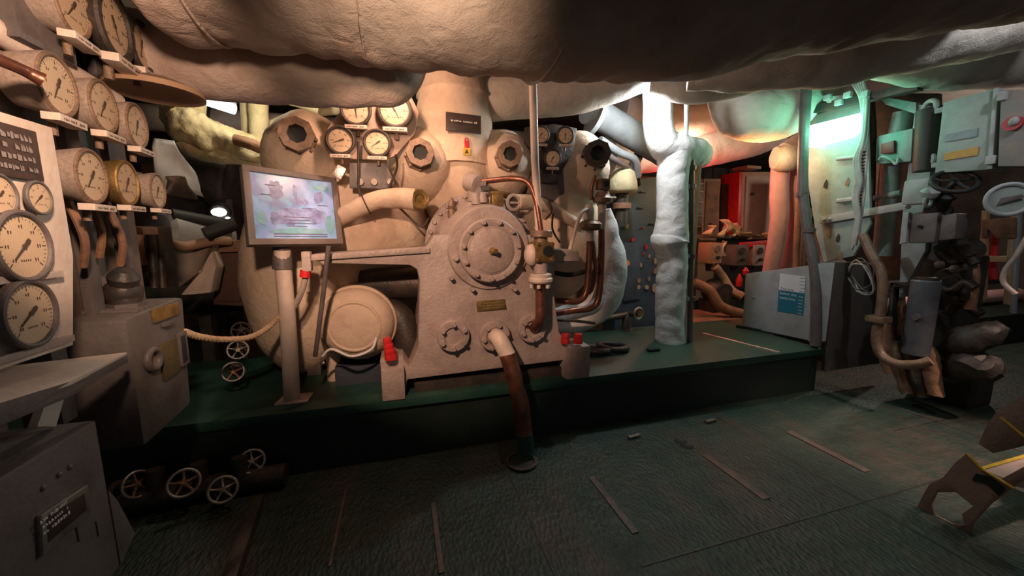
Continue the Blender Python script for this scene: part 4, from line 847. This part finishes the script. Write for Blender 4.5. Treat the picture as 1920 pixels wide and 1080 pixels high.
ob('housing', M().prism([vx(1507,222,-.10),vx(1612,187,-.10),vx(1615,212,-.10),vx(1512,248,-.10)], (.12,0,0), .01), PAINTG, t)
LAMP = mat('lamp_diffuser', (.9,1,.95), .4, bump=0, emit=7, ecol=(.36,1.0,.74))
ob('diffuser', M().prism([vx(1514,236,-.16),vx(1614,211,-.16),vx(1606,242,-.13),vx(1590,256,-.12),vx(1516,277,-.12)], (.10,0,0), .012), LAMP, t)
t = T('overhead_bracket', vx(1560,195,-.12), 'dark notched angle bracket above the tube lamp', 'bracket')
ob('angle', M().prism([vx(1497,203,-.15),vx(1720,152,-.15),vx(1720,168,-.15),vx(1497,218,-.15)], (.08,0,0), .005), DARKM, t)
for x, y in ((1552,183),(1573,192),(1590,178),(1622,176)): ob('clip', M().box(vx(x,y,-.17), (.04,.06,.05), bev=.008), PGREY, t)
ob('hanger', M().box(vx(1516,185,-.1), (.03,.04,.3)), DARKM, t)
for i in range(5):
    pipe('grey_cable', [vx(1596+i*4,140,-.1), vx(1600+i*5,158,-.14), vx(1612+i*3,180,-.17), vx(1618+i*2,215,-.18)], .012, CABLE, ['first','second','third','fourth','fifth'][i]+' from left of the pale cables fanning down above the tube lamp', 'cable', 0, seg=8, group='cables above the tube lamp')
for i in range(4):
    pipe('grey_cable', [vx(1538+i*3,165+i*4,-.1), vx(1545+i*2,180+i*3,-.14), vx(1560,182+i*3,-.14), vx(1583,180+i*2,-.1)], .011, CABLE, ['outermost','second','third','innermost'][i]+' strand of the sagging cable loop over the lamp housing', 'cable', 0, seg=8, group='sagging cables over the lamp')
t = T('cable_bundle', vx(1600,470,-.2), 'white perforated cable tray strip with cables right of the tube lamp', 'cable tray')
ob('tray_strip', M().prism([vx(1620,180,-.17),vx(1630,180,-.17),vx(1628,260,-.17),vx(1622,360,-.17),vx(1612,440,-.17),vx(1596,470,-.17),vx(1604,400,-.17),vx(1608,330,-.17),vx(1612,260,-.17)], (.015,0,0), .002), CABLE, t)
for i in range(26):
    q = vx(1619-i*.55, 285+i*6.2, -.176); ob('slot', M().box(q, (.006,.035,.012)), DARKM, t)
for i, off in enumerate((0,4,8)):
    ob('cable', M().tube([vx(1622+off*.5,185,-.2), vx(1618+off*.4,255,-.2), vx(1603+off,300,-.2), vx(1606+off,340,-.2), vx(1601+off*.8,372,-.2), vx(1606+off*.6,410,-.2), vx(1600+off*.4,460,-.2)], .014, 10), CABLE, t)
t = T('equipment_rack', vx(1700,560,.05), 'grey steel rack frame carrying the red-button box and grey enclosures', 'rack')
XR = 4.3
vr = lambda x, y, o=0.: PX(x, y, XR+o)
ob('upright', M().prism([vr(1716,195),vr(1752,200),vr(1735,470),vr(1685,560),vr(1692,400),vr(1704,300)], (.08,0,0), .008), PGREY, t)
ob('upper_arm', M().prism([vr(1645,180,-.02),vr(1718,192,-.02),vr(1718,214,-.02),vr(1660,196,-.02)], (.06,0,0), .005), PMINT, t)
ob('upper_pipe', M().tube([vr(1695,210,.1),vr(1672,300,.1),vr(1664,380,.1),vr(1655,480,.1)], .075, 18), PMINT, t)
ob('cross_pipe', M().cyl(vr(1640,372,.05), vr(1690,362,.05), .03), PGREY, t)
ob('dark_web', M().prism([vr(1640,175,.35),vr(1760,175,.35),vr(1755,560,.35),vr(1640,500,.35)], (.05,0,0)), DARKM, t)
ob('edge_strip', M().tube([vr(1632,180,.05),vr(1636,260,.05),vr(1632,400,.05)], .03, 10), DARKM, t)
t = T('button_box', vr(1680,290,-.1), 'pale mint box with a dark red square push button', 'control box')
ob('box_body', M().prism([vr(1642,262,-.06),vr(1648,254,-.06),vr(1712,240,-.06),vr(1708,303,-.06),vr(1646,308,-.06),vr(1641,303,-.06)], (.14,0,0), .012), PMINT, t)
ob('red_button', M().prism([vr(1652,270,-.085),vr(1676,263,-.085),vr(1676,286,-.085),vr(1651,288,-.085)], (.03,0,0), .004), mat('dark_red', (.28,.03,.035), .5), t)
ob('cable_loop', M().tube([vr(1648,300,-.08),vr(1655,294,-.1),vr(1670,300,-.1),vr(1680,308,-.1),vr(1684,296,-.08)], .010, 8), CABLE, t)
XK = 4.0
vk = lambda x, y, o=0.: PX(x, y, XK+o)
t = T('grey_enclosure', vk(1810,320), 'large pale mint enclosure with grey and orange label strips', 'enclosure')
ob('enclosure_body', M().prism([vk(1768,192),vk(1868,165),vk(1855,318),vk(1752,325)], (.22,0,0), .01), PMINT, t)
ob('lid_edge', M().prism([vk(1862,166,-.02),vk(1872,164,-.02),vk(1860,316,-.02),vk(1850,318,-.02)], (.05,0,0), .004), PGREY, t)
ob('grey_label', M().prism([vk(1773,252,-.01),vk(1833,240,-.01),vk(1831,256,-.01),vk(1771,266,-.01)], (.012,0,0)), mat('label_grey', (.22,.28,.30), .5, col2=(.17,.22,.24), ns=20), t, label='grey label strip')
ob('orange_label', M().prism([vk(1772,287,-.01),vk(1835,275,-.01),vk(1832,291,-.01),vk(1770,301,-.01)], (.012,0,0)), mat('label_orange', (.48,.27,.03), .5, col2=(.40,.21,.03), ns=20), t, label='orange label strip')
ob('enclosure_hinge', M().box(vk(1860,300,-.02), (.05,.05,.06), bev=.01), PGREY, t)
for i, (x, y, lb) in enumerate(((1740,200,'upper white pipe clamp on the dark post beside the mint enclosure'),(1735,300,'lower white pipe clamp on the dark post beside the mint enclosure'))):
    t = T('pipe_clamp', vk(x,y), lb, 'clamp', 'pipe clamps')
    q = vk(x+4,y,.1); ob('clamp_ring', M().torus(q, (1,-.3,0), .045, .018, 24, 8), PGREY, t); ob('clamp_foot', M().box(q+V((0,-.06,-.05)), (.05,.09,.04), bev=.008), PGREY, t)
pipe('dark_post', [vk(1745,205,.14), vk(1742,260,.14), vk(1738,320,.14)], .085, BLACK, 'thick black vertical cable post left of the mint enclosure', 'post', 0)
t = T('grey_cabinet', vk(1895,315), 'mottled grey cabinet with a red and white pilot lamp at the right edge', 'cabinet')
ob('cabinet_body', M().prism([vk(1876,168,-.05),vk(1935,168,-.05),vk(1935,312,-.05),vk(1870,312,-.05)], (.3,0,0), .01), mat('mottled_grey', (.20,.19,.19), .6, col2=(.28,.22,.18), ns=7), t)
q = vk(1902,232,-.06); ob('lamp_ring', M().cyl(q, q-V((.03,0,0)), .045, seg=20), mat('pilot_red', (.4,.02,.03), .4), t); ob('lamp_lens', M().ell(q+V((-.035,-.01,.01)), (.02,.025,.03), 16, 10), PGREY, t)
ob('cabinet_edge', M().box(vk(1880,180,-.06), (.04,.04,.06), bev=.008), PGREY, t)
HWB = [o for o in C.objects if o.name == 'hand_wheel'][0]
h = dup(HWB, vk(1790,340,-.02), faceq((-.55,-.5,.75)), .12, 'black hand wheel just under the mint enclosure', None); h['group'] = 'hand wheels in the rack'
for c in kids(h): c.data = c.data.copy(); c.data.materials[0] = BLACK
t = T('disc_gauge', vk(1892,375), 'pale green round indicator disc at the right picture edge', 'indicator')
q = vk(1892,374,-.1); fa = V((-.8,-.6,0)); ob('disc', M().cyl(q-fa*.03, q, .10, seg=32), PMINT, t); ob('disc_rim', M().torus(q, fa, .10, .014, 32, 8), PGREY, t)
ob('pointer', M().prism([q+fa*.006+V((.03,-.05,.01)),q+fa*.006+V((-.03,.04,-.035)),q+fa*.006+V((-.02,.03,.01)),q+fa*.006+V((.02,-.04,.03))], fa*.006), PAINTG, t); ob('disc_stem', M().cyl(q-fa*.03, q-fa*.2, .03, seg=12), DARKM, t)
# enclosures and machinery in the middle of the rack
t = T('dark_enclosure', vk(1745,440), 'dull olive-grey junction enclosure in the middle of the rack', 'enclosure')
ob('enclosure_body', M().prism([vk(1708,402,.05),vk(1760,398,.05),vk(1752,455,.05),vk(1702,456,.05)], (.2,0,0), .012), PAINTG, t)
ob('enclosure_side', M().prism([vk(1762,402,.08),vk(1795,400,.08),vk(1790,448,.08),vk(1756,452,.08)], (.15,0,0), .012), PAINTG, t)
ob('edge_bar', M().prism([vk(1692,400,.02),vk(1704,398,.02),vk(1698,455,.02),vk(1686,458,.02)], (.04,0,0), .006), PGREY, t)
ob('screw', M().cyl(vk(1724,425,.05), vk(1724,425,.03), .014, seg=8), BLACK, t)
t = T('valve_chest', vk(1720,350), 'grey-lilac cast valve chest on the rack upright', 'valve chest')
ob('chest', M().box(vk(1725,360,.06), (.14,.16,.20), bev=.03), PGREY, t); ob('chest_cap', M().lathe([(.05,0),(.06,.04),(.03,.07)], vk(1742,368,-.02), (-.3,-.3,1), 14), PGREY, t); ob('chest_bolt', M().cyl(vk(1703,388,-.0), vk(1703,388,-.03), .018, seg=8), PAINTG, t)
ob('cap_hook', M().torus(vk(1740,378,-.03), (0,1,0), .04, .012, 18, 6), PGREY, t)
t = T('dark_machine', (4.35,1.75,0), 'dark oily machinery block low on the right below the rack', 'machine')
OILY = mat('oily_iron', (.028,.024,.021), .55, .2, col2=(.06,.045,.035), ns=8, bump=.4, bs=40)
ob('machine_body', M().box((4.80,2.13,.85), (.4,.34,.95), bev=.05), OILY, t)
ob('machine_foot', M().box((4.8,2.0,.19), (.35,.4,.38), bev=.03), OILY, t)
for x, y, o_, r_, ax in ((1775,470,.05,.10,(-1,-.3,.1)),(1812,468,.0,.085,(-1,-.5,0)),(1795,520,.05,.11,(-1,-.2,-.3))):
    c = vr(x,y,o_+.15); ob('flanged_boss', M().lathe([(r_*.8,0),(r_*.8,.10),(r_*1.1,.105),(r_*1.1,.135),(r_*.6,.14),(r_*.55,.17),(0,.17)], c, ax, 20), OILY, t)
for i, pts in enumerate([[(1760,470),(1785,490),(1812,480),(1830,495)],[(1755,520),(1780,545),(1810,530),(1828,540)],[(1770,440),(1800,455),(1815,500),(1810,560)],[(1822,440),(1822,480),(1826,520),(1818,580)],[(1775,590),(1800,570),(1840,590)]]):
    ob('oily_pipe', M().tube([vr(x,y,.05+.02*i) for x, y in pts], .035, 12), [OILY,DARKM,OILY,RUST,DARKM][i], t)
for x, y in ((1790,505),(1762,497)): ob('valve_knob', M().lathe([(.02,0),(.032,.015),(.032,.04),(.015,.045)], vr(x,y,.0), (-1,-.4,.2), 12), DARKM, t)
t = T('grey_cylinder', vr(1712,665), 'smooth grey upright cylinder low in front of the dark machinery', 'cylinder')
a, b = vk(1737,525,.1), vk(1716,665,.1)
ob('shell', M().cyl(b, a, .085, .09, seg=32, bev=.01), mat('cylinder_grey', (.10,.105,.12), .45, col2=(.07,.07,.08), ns=7), t); q = vk(1716,594,.0); ob('boss', M().cyl(q+V((.03,0,0)), q-V((.01,.005,0)), .026, seg=16), PAINTG, t)
ob('top_cap', M().cyl(a, a+(a-b).normalized()*.02, .075, seg=28), DARKM, t)
t = T('drain_box', vr(1690,620), 'dark open framed box with rusty inside left of the grey cylinder', 'box')
for q_ in (((1668,530),(1708,528),(1706,536),(1670,540)),((1668,530),(1676,530),(1670,640),(1660,640)),((1660,630),(1700,630),(1700,642),(1660,642))): ob('frame_bar', M().prism([vr(x,y,-.02) for x, y in q_], (.1,0,0), .005), DARKM, t)
ob('rusty_core', M().tube([vr(1688,545,.1),vr(1684,590,.1),vr(1680,630,.1)], .05, 10).wrinkle(.02,8,2), RUST, t)
pipe('rack_pipe', [vk(1617,440,-.1), vk(1635,478,-.1), vk(1652,510,-.1), vk(1655,550,-.1), vk(1650,592,-.1)], .036, BRONZE, 'tan bent pipe descending from the cable strip to the flange', 'pipe', 0, seg=16)
t = T('flanged_pipe', vk(1645,680,-.1), 'tan pipe with a square flange curving under the grey cylinder', 'pipe')
ob('flange', M().box(vk(1647,598,-.1), (.13,.13,.055), bev=.012), BRONZE, t)
ob('pipe_run', M().tube([vk(1647,600,-.1),vk(1643,635,-.1),vk(1652,665,-.1),vk(1680,682,-.12),vk(1720,683,-.12),vk(1745,676,-.1)], .036, 16), BRONZE, t)
for i, pts in enumerate([[(1662,610),(1664,660),(1672,700)],[(1682,640),(1690,690),(1706,738)],[(1702,650),(1716,700),(1730,745)],[(1740,650),(1748,700),(1755,742)]]):
    pipe('floor_stub', [vr(x,y,-.1) for x, y in pts], [.045,.06,.05], [RUST,BRONZE,DARKM,RUST][i], ['rusty stub pipe nearest the sign panel end','brown tapered stub pipe reaching the floor under the tan pipe','dark stub pipe under the grey cylinder touching the floor','rust-brown stub pipe rightmost under the dark machinery'][i], 'pipe', .015, 9, 14, 8, i, 'stub pipes under the rack')
for i in range(5):
    rr = random.Random(40+i); pts = [vk(1590,500+i*4,-.02), vk(1608+rr.uniform(-8,8),492+rr.uniform(-8,8),-.05), vk(1632+rr.uniform(-6,6),505+rr.uniform(-10,10),-.08), vk(1636+rr.uniform(-5,5),540+rr.uniform(-8,12),-.08), vk(1612+rr.uniform(-8,8),548+rr.uniform(-6,8),-.08), vk(1598+rr.uniform(-8,8),522+rr.uniform(-6,6),-.06)]
    pipe('loose_wire', pts, .006, CABLE if i % 2 else PAINTG, ['largest','second','third','fourth','smallest'][i]+' coil of loose grey wire hanging on the dark end of the sign panel', 'wire', 0, seg=6, group='loose wire coils')
# far right background
t = T('wooden_ladder', PY(1870,560,2.4), 'tan ladder-like frame with rusty top plate at the far right', 'frame')
XF = 5.2
vf = lambda x, y, o=0.: PX(x, y, XF+o)
TAN = mat('tan_frame_paint', (.50,.32,.17), .65, col2=(.36,.22,.12), ns=6)
ob('left_rail', M().prism([vf(1840,395),vf(1850,395),vf(1844,562),vf(1832,562)], (.06,0,0), .005), TAN, t)
ob('right_rail', M().prism([vf(1893,395),vf(1903,395),vf(1893,572),vf(1880,570)], (.06,0,0), .005), TAN, t)
ob('pale_rail', M().prism([vf(1905,380,.02),vf(1912,380,.02),vf(1900,588,.02),vf(1892,586,.02)], (.06,0,0), .005), PGREY, t)
ob('rung', M().prism([vf(1838,480),vf(1896,480),vf(1895,491),vf(1837,491)], (.05,0,0), .005), TAN, t)
ob('top_plate', M().prism([vf(1841,412,-.02),vf(1903,408,-.02),vf(1902,446,-.02),vf(1866,446,-.02),vf(1856,432,-.02),vf(1850,430,-.02),vf(1849,446,-.02),vf(1841,446,-.02)], (.05,0,0), .005), RUST, t)
ob('red_rod', M().tube([vf(1867,440,.1),vf(1862,500,.1),vf(1864,524,.1)], .025, 10), RED, t)
pipe('hanging_strap', [vk(1925,445,.2),vk(1905,480,.2),vk(1884,508,.2),vk(1882,530,.2),vk(1905,552,.2)], .016, PAINT, 'pinkish twisted strap hanging in front of the tan frame', 'strap', 0, seg=8)
for i, (y, r_, mt, lb) in enumerate(((605,.10,PINK,'pinkish pipe lying along the far ledge at the right'),(575,.08,DARKM,'dark pipe above the pinkish one on the far right ledge'),(530,.05,STEEL,'shiny thin pipe behind the tan frame'))):
    pipe('far_pipe', [V((6.0,3.4+i*.25,PH_+.10+i*.22)), V((9.8,3.5+i*.25,PH_+.10+i*.22))], r_, mt, lb, 'pipe', 0)
t = T('bent_debris', vr(1840,650), 'dark crumpled ducting on the floor ledge right of the machinery', 'ducting')
m = M().tube([vr(1780,660,.1),vr(1815,640,.0),vr(1850,625,.0),vr(1880,610,.05)], [.07,.12,.10,.05], 14, n=8).wrinkle(.022,6,6); ob('crumpled_duct', m, OILY, t, sharp=30)
m = M().tube([vr(1780,700,.05),vr(1815,680,-.0),vr(1845,690,.0),vr(1860,670,.05)], [.08,.12,.1,.05], 10, n=6).wrinkle(.022,6,9); ob('crumpled_flap', m, OILY, t, sharp=30)
# ------------------------------------------------------------------ steep stair, lower right
t = T('ladder_stair', (2.7,1.06,0), 'brown steel stair foot with yellow edge lines in the lower right corner', 'stair')
XT = 2.70
vs_ = lambda x, y, o=0.: PX(x, y, XT+o)
ob('stringer', M().prism([vs_(x,y) for x, y in ((1718,953),(1732,925),(1742,908),(1768,895),(1790,868),(1812,850),(1842,880),(1877,898),(1925,872),(1975,846),(1975,878),(1925,895),(1858,945),(1824,982),(1820,1002),(1786,993),(1752,980),(1753,966),(1785,982),(1808,984),(1803,964),(1824,949),(1792,923),(1757,923),(1746,946),(1752,966),(1751,980),(1730,966))], (.012,0,0), .002), BROWNP, t)
ob('stringer', M().prism([vs_(x,y) for x, y in ((1834,832),(1850,797),(1868,772),(1925,735),(1975,725),(1975,822),(1905,840),(1862,850))], (.012,0,0), .002), BROWNP, t)
for a_, b_2 in (((1812,850),(1842,880)),((1842,880),(1902,916)),((1876,782),(1925,822))): ob('yellow_line', M().cyl(vs_(*a_,-.004), vs_(*b_2,-.004), .006, seg=8), YEL, t, label='yellow edge line')
a, b = vs_(1843,879), vs_(1879,899)
ob('tread', M().box((XT+.36,(a.y+b.y)/2,(a.z+b.z)/2-.01), (.70,abs(a.y-b.y),.02), bev=.004), mat('worn_tread', (.50,.36,.31), .6, col2=(.34,.23,.20), ns=8), t)
ob('tread_nosing', M().box((XT+.36,max(a.y,b.y)+.008,(a.z+b.z)/2-.01), (.70,.018,.028), bev=.005), YEL, t)
ob('dark_slot', M().prism([vs_(1830,888,-.003),vs_(1858,894,-.003),vs_(1886,916,-.003),vs_(1872,930,-.003),vs_(1850,908,-.003),vs_(1822,900,-.003)], (.002,0,0)), GREENR, t)
ob('stringer', M().prism([vs_(x,y)+V((.75,0,0)) for x, y in ((1718,953),(1790,868),(1925,735),(1960,740),(1960,880),(1824,982))], (.012,0,0), .002), BROWNP, t)
# ------------------------------------------------------------------ background left
t = T('cream_pipe_frame', PY(480,300,4.4), 'cream pipe frame seen between the left gauges and the engine', 'frame')
YL = 4.4
vy = lambda x, y, d=0.: PY(x, y, YL+d)
ob('upright', M().tube([vy(484,165),vy(486,230),vy(484,300),vy(470,345)], .085, 20).wrinkle(.01,5,1), LAGY, t)
ob('upright', M().tube([vy(462,170,.1),vy(465,230,.1),vy(468,290,.1)], .06, 16), LAGY, t)
ob('cross_pipe', M().tube([vy(330,170,.1),vy(420,170,.1),vy(480,172),vy(560,190),vy(600,205)], .06, 16), LAGY, t)
ob('cross_pipe', M().tube([vy(500,240,.2),vy(560,215,.2),vy(640,205,.2)], .05, 14), LAGY, t)
ob('diagonal_pipe', M().tube([vy(560,165,.2),vy(580,195,.2),vy(600,230,.2)], .045, 14), LAGY, t)
pipe('lagged_pipe', [PY(318,200,3.9),PY(360,235,4.0),PY(420,262,4.1),PY(490,285,4.2)], [.09,.15,.15,.10], LAGY, 'yellowed lagged pipe sagging behind the left gauges', 'pipe', .045, 5, 36, 16, 21, None, .06)
pipe('lagged_pipe', [PY(335,255,4.0),PY(380,278,4.1),PY(440,282,4.2),PY(490,300,4.3)], [.08,.12,.12,.10], LAGY, 'thinner yellowed lagged pipe below the sagging one', 'pipe', .02, 5, 24, 10, 22)
pipe('lagged_pipe', [PY(365,165,4.3),PY(350,195,4.2),PY(335,220,4.1),PY(345,250,4.0)], [.10,.13,.12,.08], LAGY, 'short upright yellowed pipe at the left of the cream frame', 'pipe', .02, 5, 24, 10, 23)
pipe('red_pipe', [PY(440,262,3.9),PY(470,270,3.9),PY(490,278,3.95)], .05, RUST, 'short red-brown pipe end left of the first engine lobe', 'pipe', .01, 6)
t = T('tube_lamp', PY(400,195,4.6), 'bright white tube lamp far behind the yellowed pipes at upper left', 'lamp')
a, b = PY(368,182,4.6), PY(440,205,4.6)
ob('housing', M().box((a+b)/2+V((0,0,.06)), ((b-a).length,.16,.06), bev=.01), PGREY, t)
ob('diffuser', M().tube([a,b], .05, 16, smooth=False), mat('white_diffuser', (1,1,1), .4, bump=0, emit=5, ecol=(1,.98,.95)), t)
t = T('dark_tank', PY(400,315,5.0), 'dark horizontal tank behind the yellowed pipes', 'tank')
a, b = PY(360,300,5.0), PY(450,330,5.0); ob('tank_shell', M().cyl(a, b, .42, seg=32, bev=.03), DARKM, t)
for f in (.2,.8): q = a.lerp(b,f); ob('tank_leg', M().box((q.x,q.y,(q.z-.3)/2), (.08,.3,q.z-.3)), DARKM, t)
t = T('grey_boiler', PY(370,440,3.6), 'pale grey horizontal drum with dark bands left of the lectern', 'drum')
a, b = PY(300,432,3.4), PY(425,448,3.8)
ob('shell', M().cyl(a, b, .15, seg=32, bev=.03), PGREY, t); ob('dark_band', M().cyl(PY(318,405,3.4), PY(432,425,3.7), .06, seg=16), BLACK, t); ob('dark_band', M().cyl(PY(385,440,3.3), PY(440,420,3.4), .05, seg=16), BLACK, t)
for i, (x, y, w, h, lb) in enumerate([(413,398,30,16,'brightest white window patch behind the drum left of the lectern'),(430,412,12,12,'small white light patch nearest the lectern frame')]):
    t = T('bulkhead_lamp', PY(x,y,4.4), lb, 'lamp', 'white lamps behind the drum'); q = PY(x,y,4.4); k_ = rp(q,1)
    ob('lamp_glass', M().ell(q, (k_*w*.5,.06,k_*h*.5), 20, 12), mat('white_diffuser', (1,1,1)), t); ob('lamp_ring', M().torus(q, (0,1,0), k_*w*.42, .03, 24, 8), BLACK, t)
t = T('torn_lagging', PY(330,300,3.2), 'torn grey sheet hanging right of the lowest gauge row', 'sheet')
rr = random.Random(4)
def sheet(name, q, mt, par, d=.03, seed=0):
    a, b, c, e = q; vs = []; n = 10
    for i in range(n+1):
        for j in range(n+1):
            u, v = i/n, j/n; p = (a*(1-u)+b*u)*(1-v)+(e*(1-u)+c*u)*v
            vs.append(p+V((0,-1,0))*noise.fractal(p*4+V((seed,0,0)),1,2,3)*d*3)
    m = M(); m.raw(vs, [(i*(n+1)+j,(i+1)*(n+1)+j,(i+1)*(n+1)+j+1,i*(n+1)+j+1) for i in range(n) for j in range(n)])
    o = ob(name, m, mt, par, sharp=80); md = o.modifiers.new('s','SOLIDIFY'); md.thickness = .012; return o
sheet('torn_sheet', [PY(282,258,3.0),PY(318,262,3.1),PY(385,370,3.3),PY(300,350,3.0)], PGREY, t, .03, 1)
sheet('torn_flap', [PY(300,330,3.0),PY(345,330,3.1),PY(370,375,3.2),PY(300,365,3.0)], DARKM, t, .03, 2)
t = T('sheet_ducting', PY(360,490,3.0), 'tan-grey sheet metal ducting above the meter box', 'ducting')
ob('duct_panel', M().prism([PY(310,462,3.2),PY(395,452,3.4),PY(375,510,3.3),PY(335,540,3.2),PY(318,530,3.2)], (0,.2,0), .02), mat('tan_grey_sheet', (.22,.17,.13), .5, col2=(.15,.11,.09), ns=3), t)
ob('duct_flare', M().prism([PY(395,470,3.3),PY(405,500,3.3),PY(395,550,3.3),PY(335,555,3.2),PY(375,510,3.2)], (0,.15,0), .02), PAINTL, t)
ob('duct_lip', M().tube([PY(308,452,3.1),PY(345,462,3.2),PY(400,452,3.4),PY(430,452,3.5)], .035, 12), WOOD, t)
t = T('rust_cabinet', PY(430,550,3.6), 'dark rust-brown cabinet between the ducting and the lectern post', 'cabinet')
ob('cabinet_body', M().prism([PY(408,470,3.6),PY(462,466,3.6),PY(455,575,3.6),PY(398,572,3.6)], (0,.5,0), .02), mat('dark_rust', (.10,.05,.035), .7, col2=(.06,.035,.028), ns=5), t)
ob('cabinet_door', M().prism([PY(414,482,3.58),PY(456,478,3.58),PY(450,566,3.58),PY(405,564,3.58)], (0,.03,0), .008), mat('dark_rust', (.1,.05,.035)), t); ob('cabinet_top', M().prism([PY(400,452,3.55),PY(468,450,3.55),PY(466,472,3.55),PY(400,474,3.55)], (0,.6,0), .01), RUST, t)
t = T('brown_switchgear', PY(225,480,2.6), 'dark brown switchgear lumps behind the small cream switch box', 'switchgear')
for x, y, w, h in ((225,470,60,60),(290,480,36,110),(255,440,40,30)):
    q = PX(x,y,-1.5); k_ = rp(q,1); ob('switchgear_box', M().box(q, (.15,k_*w*1.2,k_*h), bev=.02), RUST if w != 36 else DARKM, t)
ob('pale_flap', M().prism([PX(210,448,-1.42),PX(225,444,-1.42),PX(245,480,-1.42),PX(212,470,-1.42)], (-.02,0,0)), WOOD, t)
for x in (282,297): ob('cable', M().tube([PX(x,440,-1.4),PX(x+4,480,-1.4),PX(x+8,540,-1.4)], .022, 10), DARKM, t)
t = T('valve_manifold', PZ(300,1000,0), 'dark valve manifold pipes on the floor between the lower left box and platform', 'manifold')
ob('manifold_pipe', M().tube([(-1.5,2.35,.07),(-1.1,2.38,.07),(-.72,2.38,.07)], .06, 16), DARKM, t)
for x in (-1.35,-1.15,-.95): ob('riser', M().cyl((x,2.36,.05), (x,2.38,.22), .04, seg=12), DARKM, t)
tag(ob('angle_bar', M().box((-.78,1.86,.03), (.06,.75,.06), rot=Matrix.Rotation(.12,3,'Z'), bev=.01), DARKM), 'dark angle bar on the floor right of the lower left box', 'bar')
# high pipes in the background gaps
for i, (a, b, r_, mt, lb) in enumerate([((-3,5.2,2.75),(4,5.2,2.8),.14,LAGD,'dark lagged pipe running far back near the ceiling'),((-3,5.9,2.3),(1,6,2.35),.10,RUST,'rust pipe far back behind the engine'),((1.5,6.4,2.5),(9,6.4,2.5),.12,LAGD,'grey pipe high on the far bulkhead at the right'),((4.6,5.6,2.0),(10,5.6,1.9),.09,RUST,'rusty pipe on the far bulkhead behind the rack'),((-2.6,4.2,.9),(-1.1,4.4,.9),.16,DARKM,'dark pipe low at far left')]):
    fp = pipe('far_pipe', [V(a), V(b)], r_, mt, lb, 'pipe', 0)
    for f in (.15,.5,.85):
        q = V(a).lerp(V(b), f); m = M().torus(q, V(b)-V(a), r_+.01, .012, 20, 6)
        ob('hanger', m.cyl(q+V((0,0,r_)), (q.x,q.y,3.2), .015, seg=8), DARKM, fp) if a[2] > 1.5 else ob('saddle', M().box((q.x,q.y,(q.z-r_)/2), (.1,.12,q.z-r_)), DARKM, fp)
t = T('far_pump', (6.4,4.4,.4), 'dim pump body on the far right ledge', 'pump')
ob('pump_body', M().cyl((6.1,4.4,.85), (6.9,4.4,.85), .28, seg=28, bev=.03), PAINTG, t); ob('pump_feet', M().box((6.5,4.4,.5), (.6,.4,.25), bev=.02), DARKM, t); ob('pump_column', M().cyl((6.5,4.4,1.1), (6.5,4.4,2.4), .12, seg=20), LAGD, t)
# ------------------------------------------------------------------ light
def point(name, loc, col, w, r=.06):
    l = bpy.data.lights.new(name, 'POINT'); l.color = col; l.energy = w; l.shadow_soft_size = r
    o = bpy.data.objects.new(name, l); o.location = loc; C.objects.link(o); return o
def spot(name, loc, tgt, col, w, ang, r=.05, blend=.4):
    l = bpy.data.lights.new(name, 'SPOT'); l.color = col; l.energy = w; l.shadow_soft_size = r; l.spot_size = R(ang); l.spot_blend = blend
    o = bpy.data.objects.new(name, l); o.location = loc; C.objects.link(o)
    o.rotation_mode = 'QUATERNION'; o.rotation_quaternion = (V(tgt)-V(loc)).to_track_quat('-Z', 'Y'); return o
WARM = (1, .61, .42)
point('warm_lamp_engine', (-.02,2.36,2.46), WARM, 25, .05)
spot('warm_lamp_casing', (-.35,.95,2.12), (.2,2.7,1.32), WARM, 135, 58, .04, .3)
spot('warm_lamp_gauges', (-.32,.55,2.05), (-.95,1.6,1.78), (1,.66,.46), 105, 62, .05, .5)
spot('warm_lamp_duct', (.0,.70,2.02), (.06,1.35,2.27), (1,.72,.50), 46, 72, .05, 1.)
point('cool_lamp_back', (2.0,2.82,2.60), (.90,.96,1.0), 50, .05)
point('red_lamp', tuple(PY(1291,342,4.40)), (1,.03,.04), 20, .05)
point('orange_lamp', (3.75,3.3,2.30), (1,.45,.16), 16, .05)
point('recess_lamp', (3.6,4.2,2.6), (1,.72,.5), 24, .06)
point('cool_lamp_right', (3.2,.75,2.95), (.9,.95,1.0), 28, .06)
point('mint_lamp', (3.78,2.60,2.50), (.22,1.0,.64), 9, .08)
spot('warm_lamp_stair', (4.2,.6,2.5), (3.6,1.42,0), (1,.70,.54), 280, 48, .05, .9)
point('lamp_left_back', (-1.0,3.7,2.72), (1,.90,.66), 24, .06)
point('lamp_far_right', (7.2,3.2,2.4), (1,.85,.7), 60, .08)
w = bpy.data.worlds.new('dim_interior'); bpy.context.scene.world = w; w.use_nodes = True
w.node_tree.nodes['Background'].inputs['Color'].default_value = (.9,.85,.85,1); w.node_tree.nodes['Background'].inputs['Strength'].default_value = .085
# ------------------------------------------------------------------ camera and view
cd_ = bpy.data.cameras.new('camera'); cd_.sensor_width = 36; cd_.lens = FPX/1920*36; cd_.clip_start = .02
co = bpy.data.objects.new('camera', cd_); C.objects.link(co); co.location = CAM
co.rotation_euler = Matrix((RT, UP, -FW)).transposed().to_euler(); bpy.context.scene.camera = co
vs = bpy.context.scene.view_settings; vs.view_transform = 'Standard'; vs.look = 'None'; vs.exposure = 0; vs.gamma = 1; vs.use_curve_mapping = False
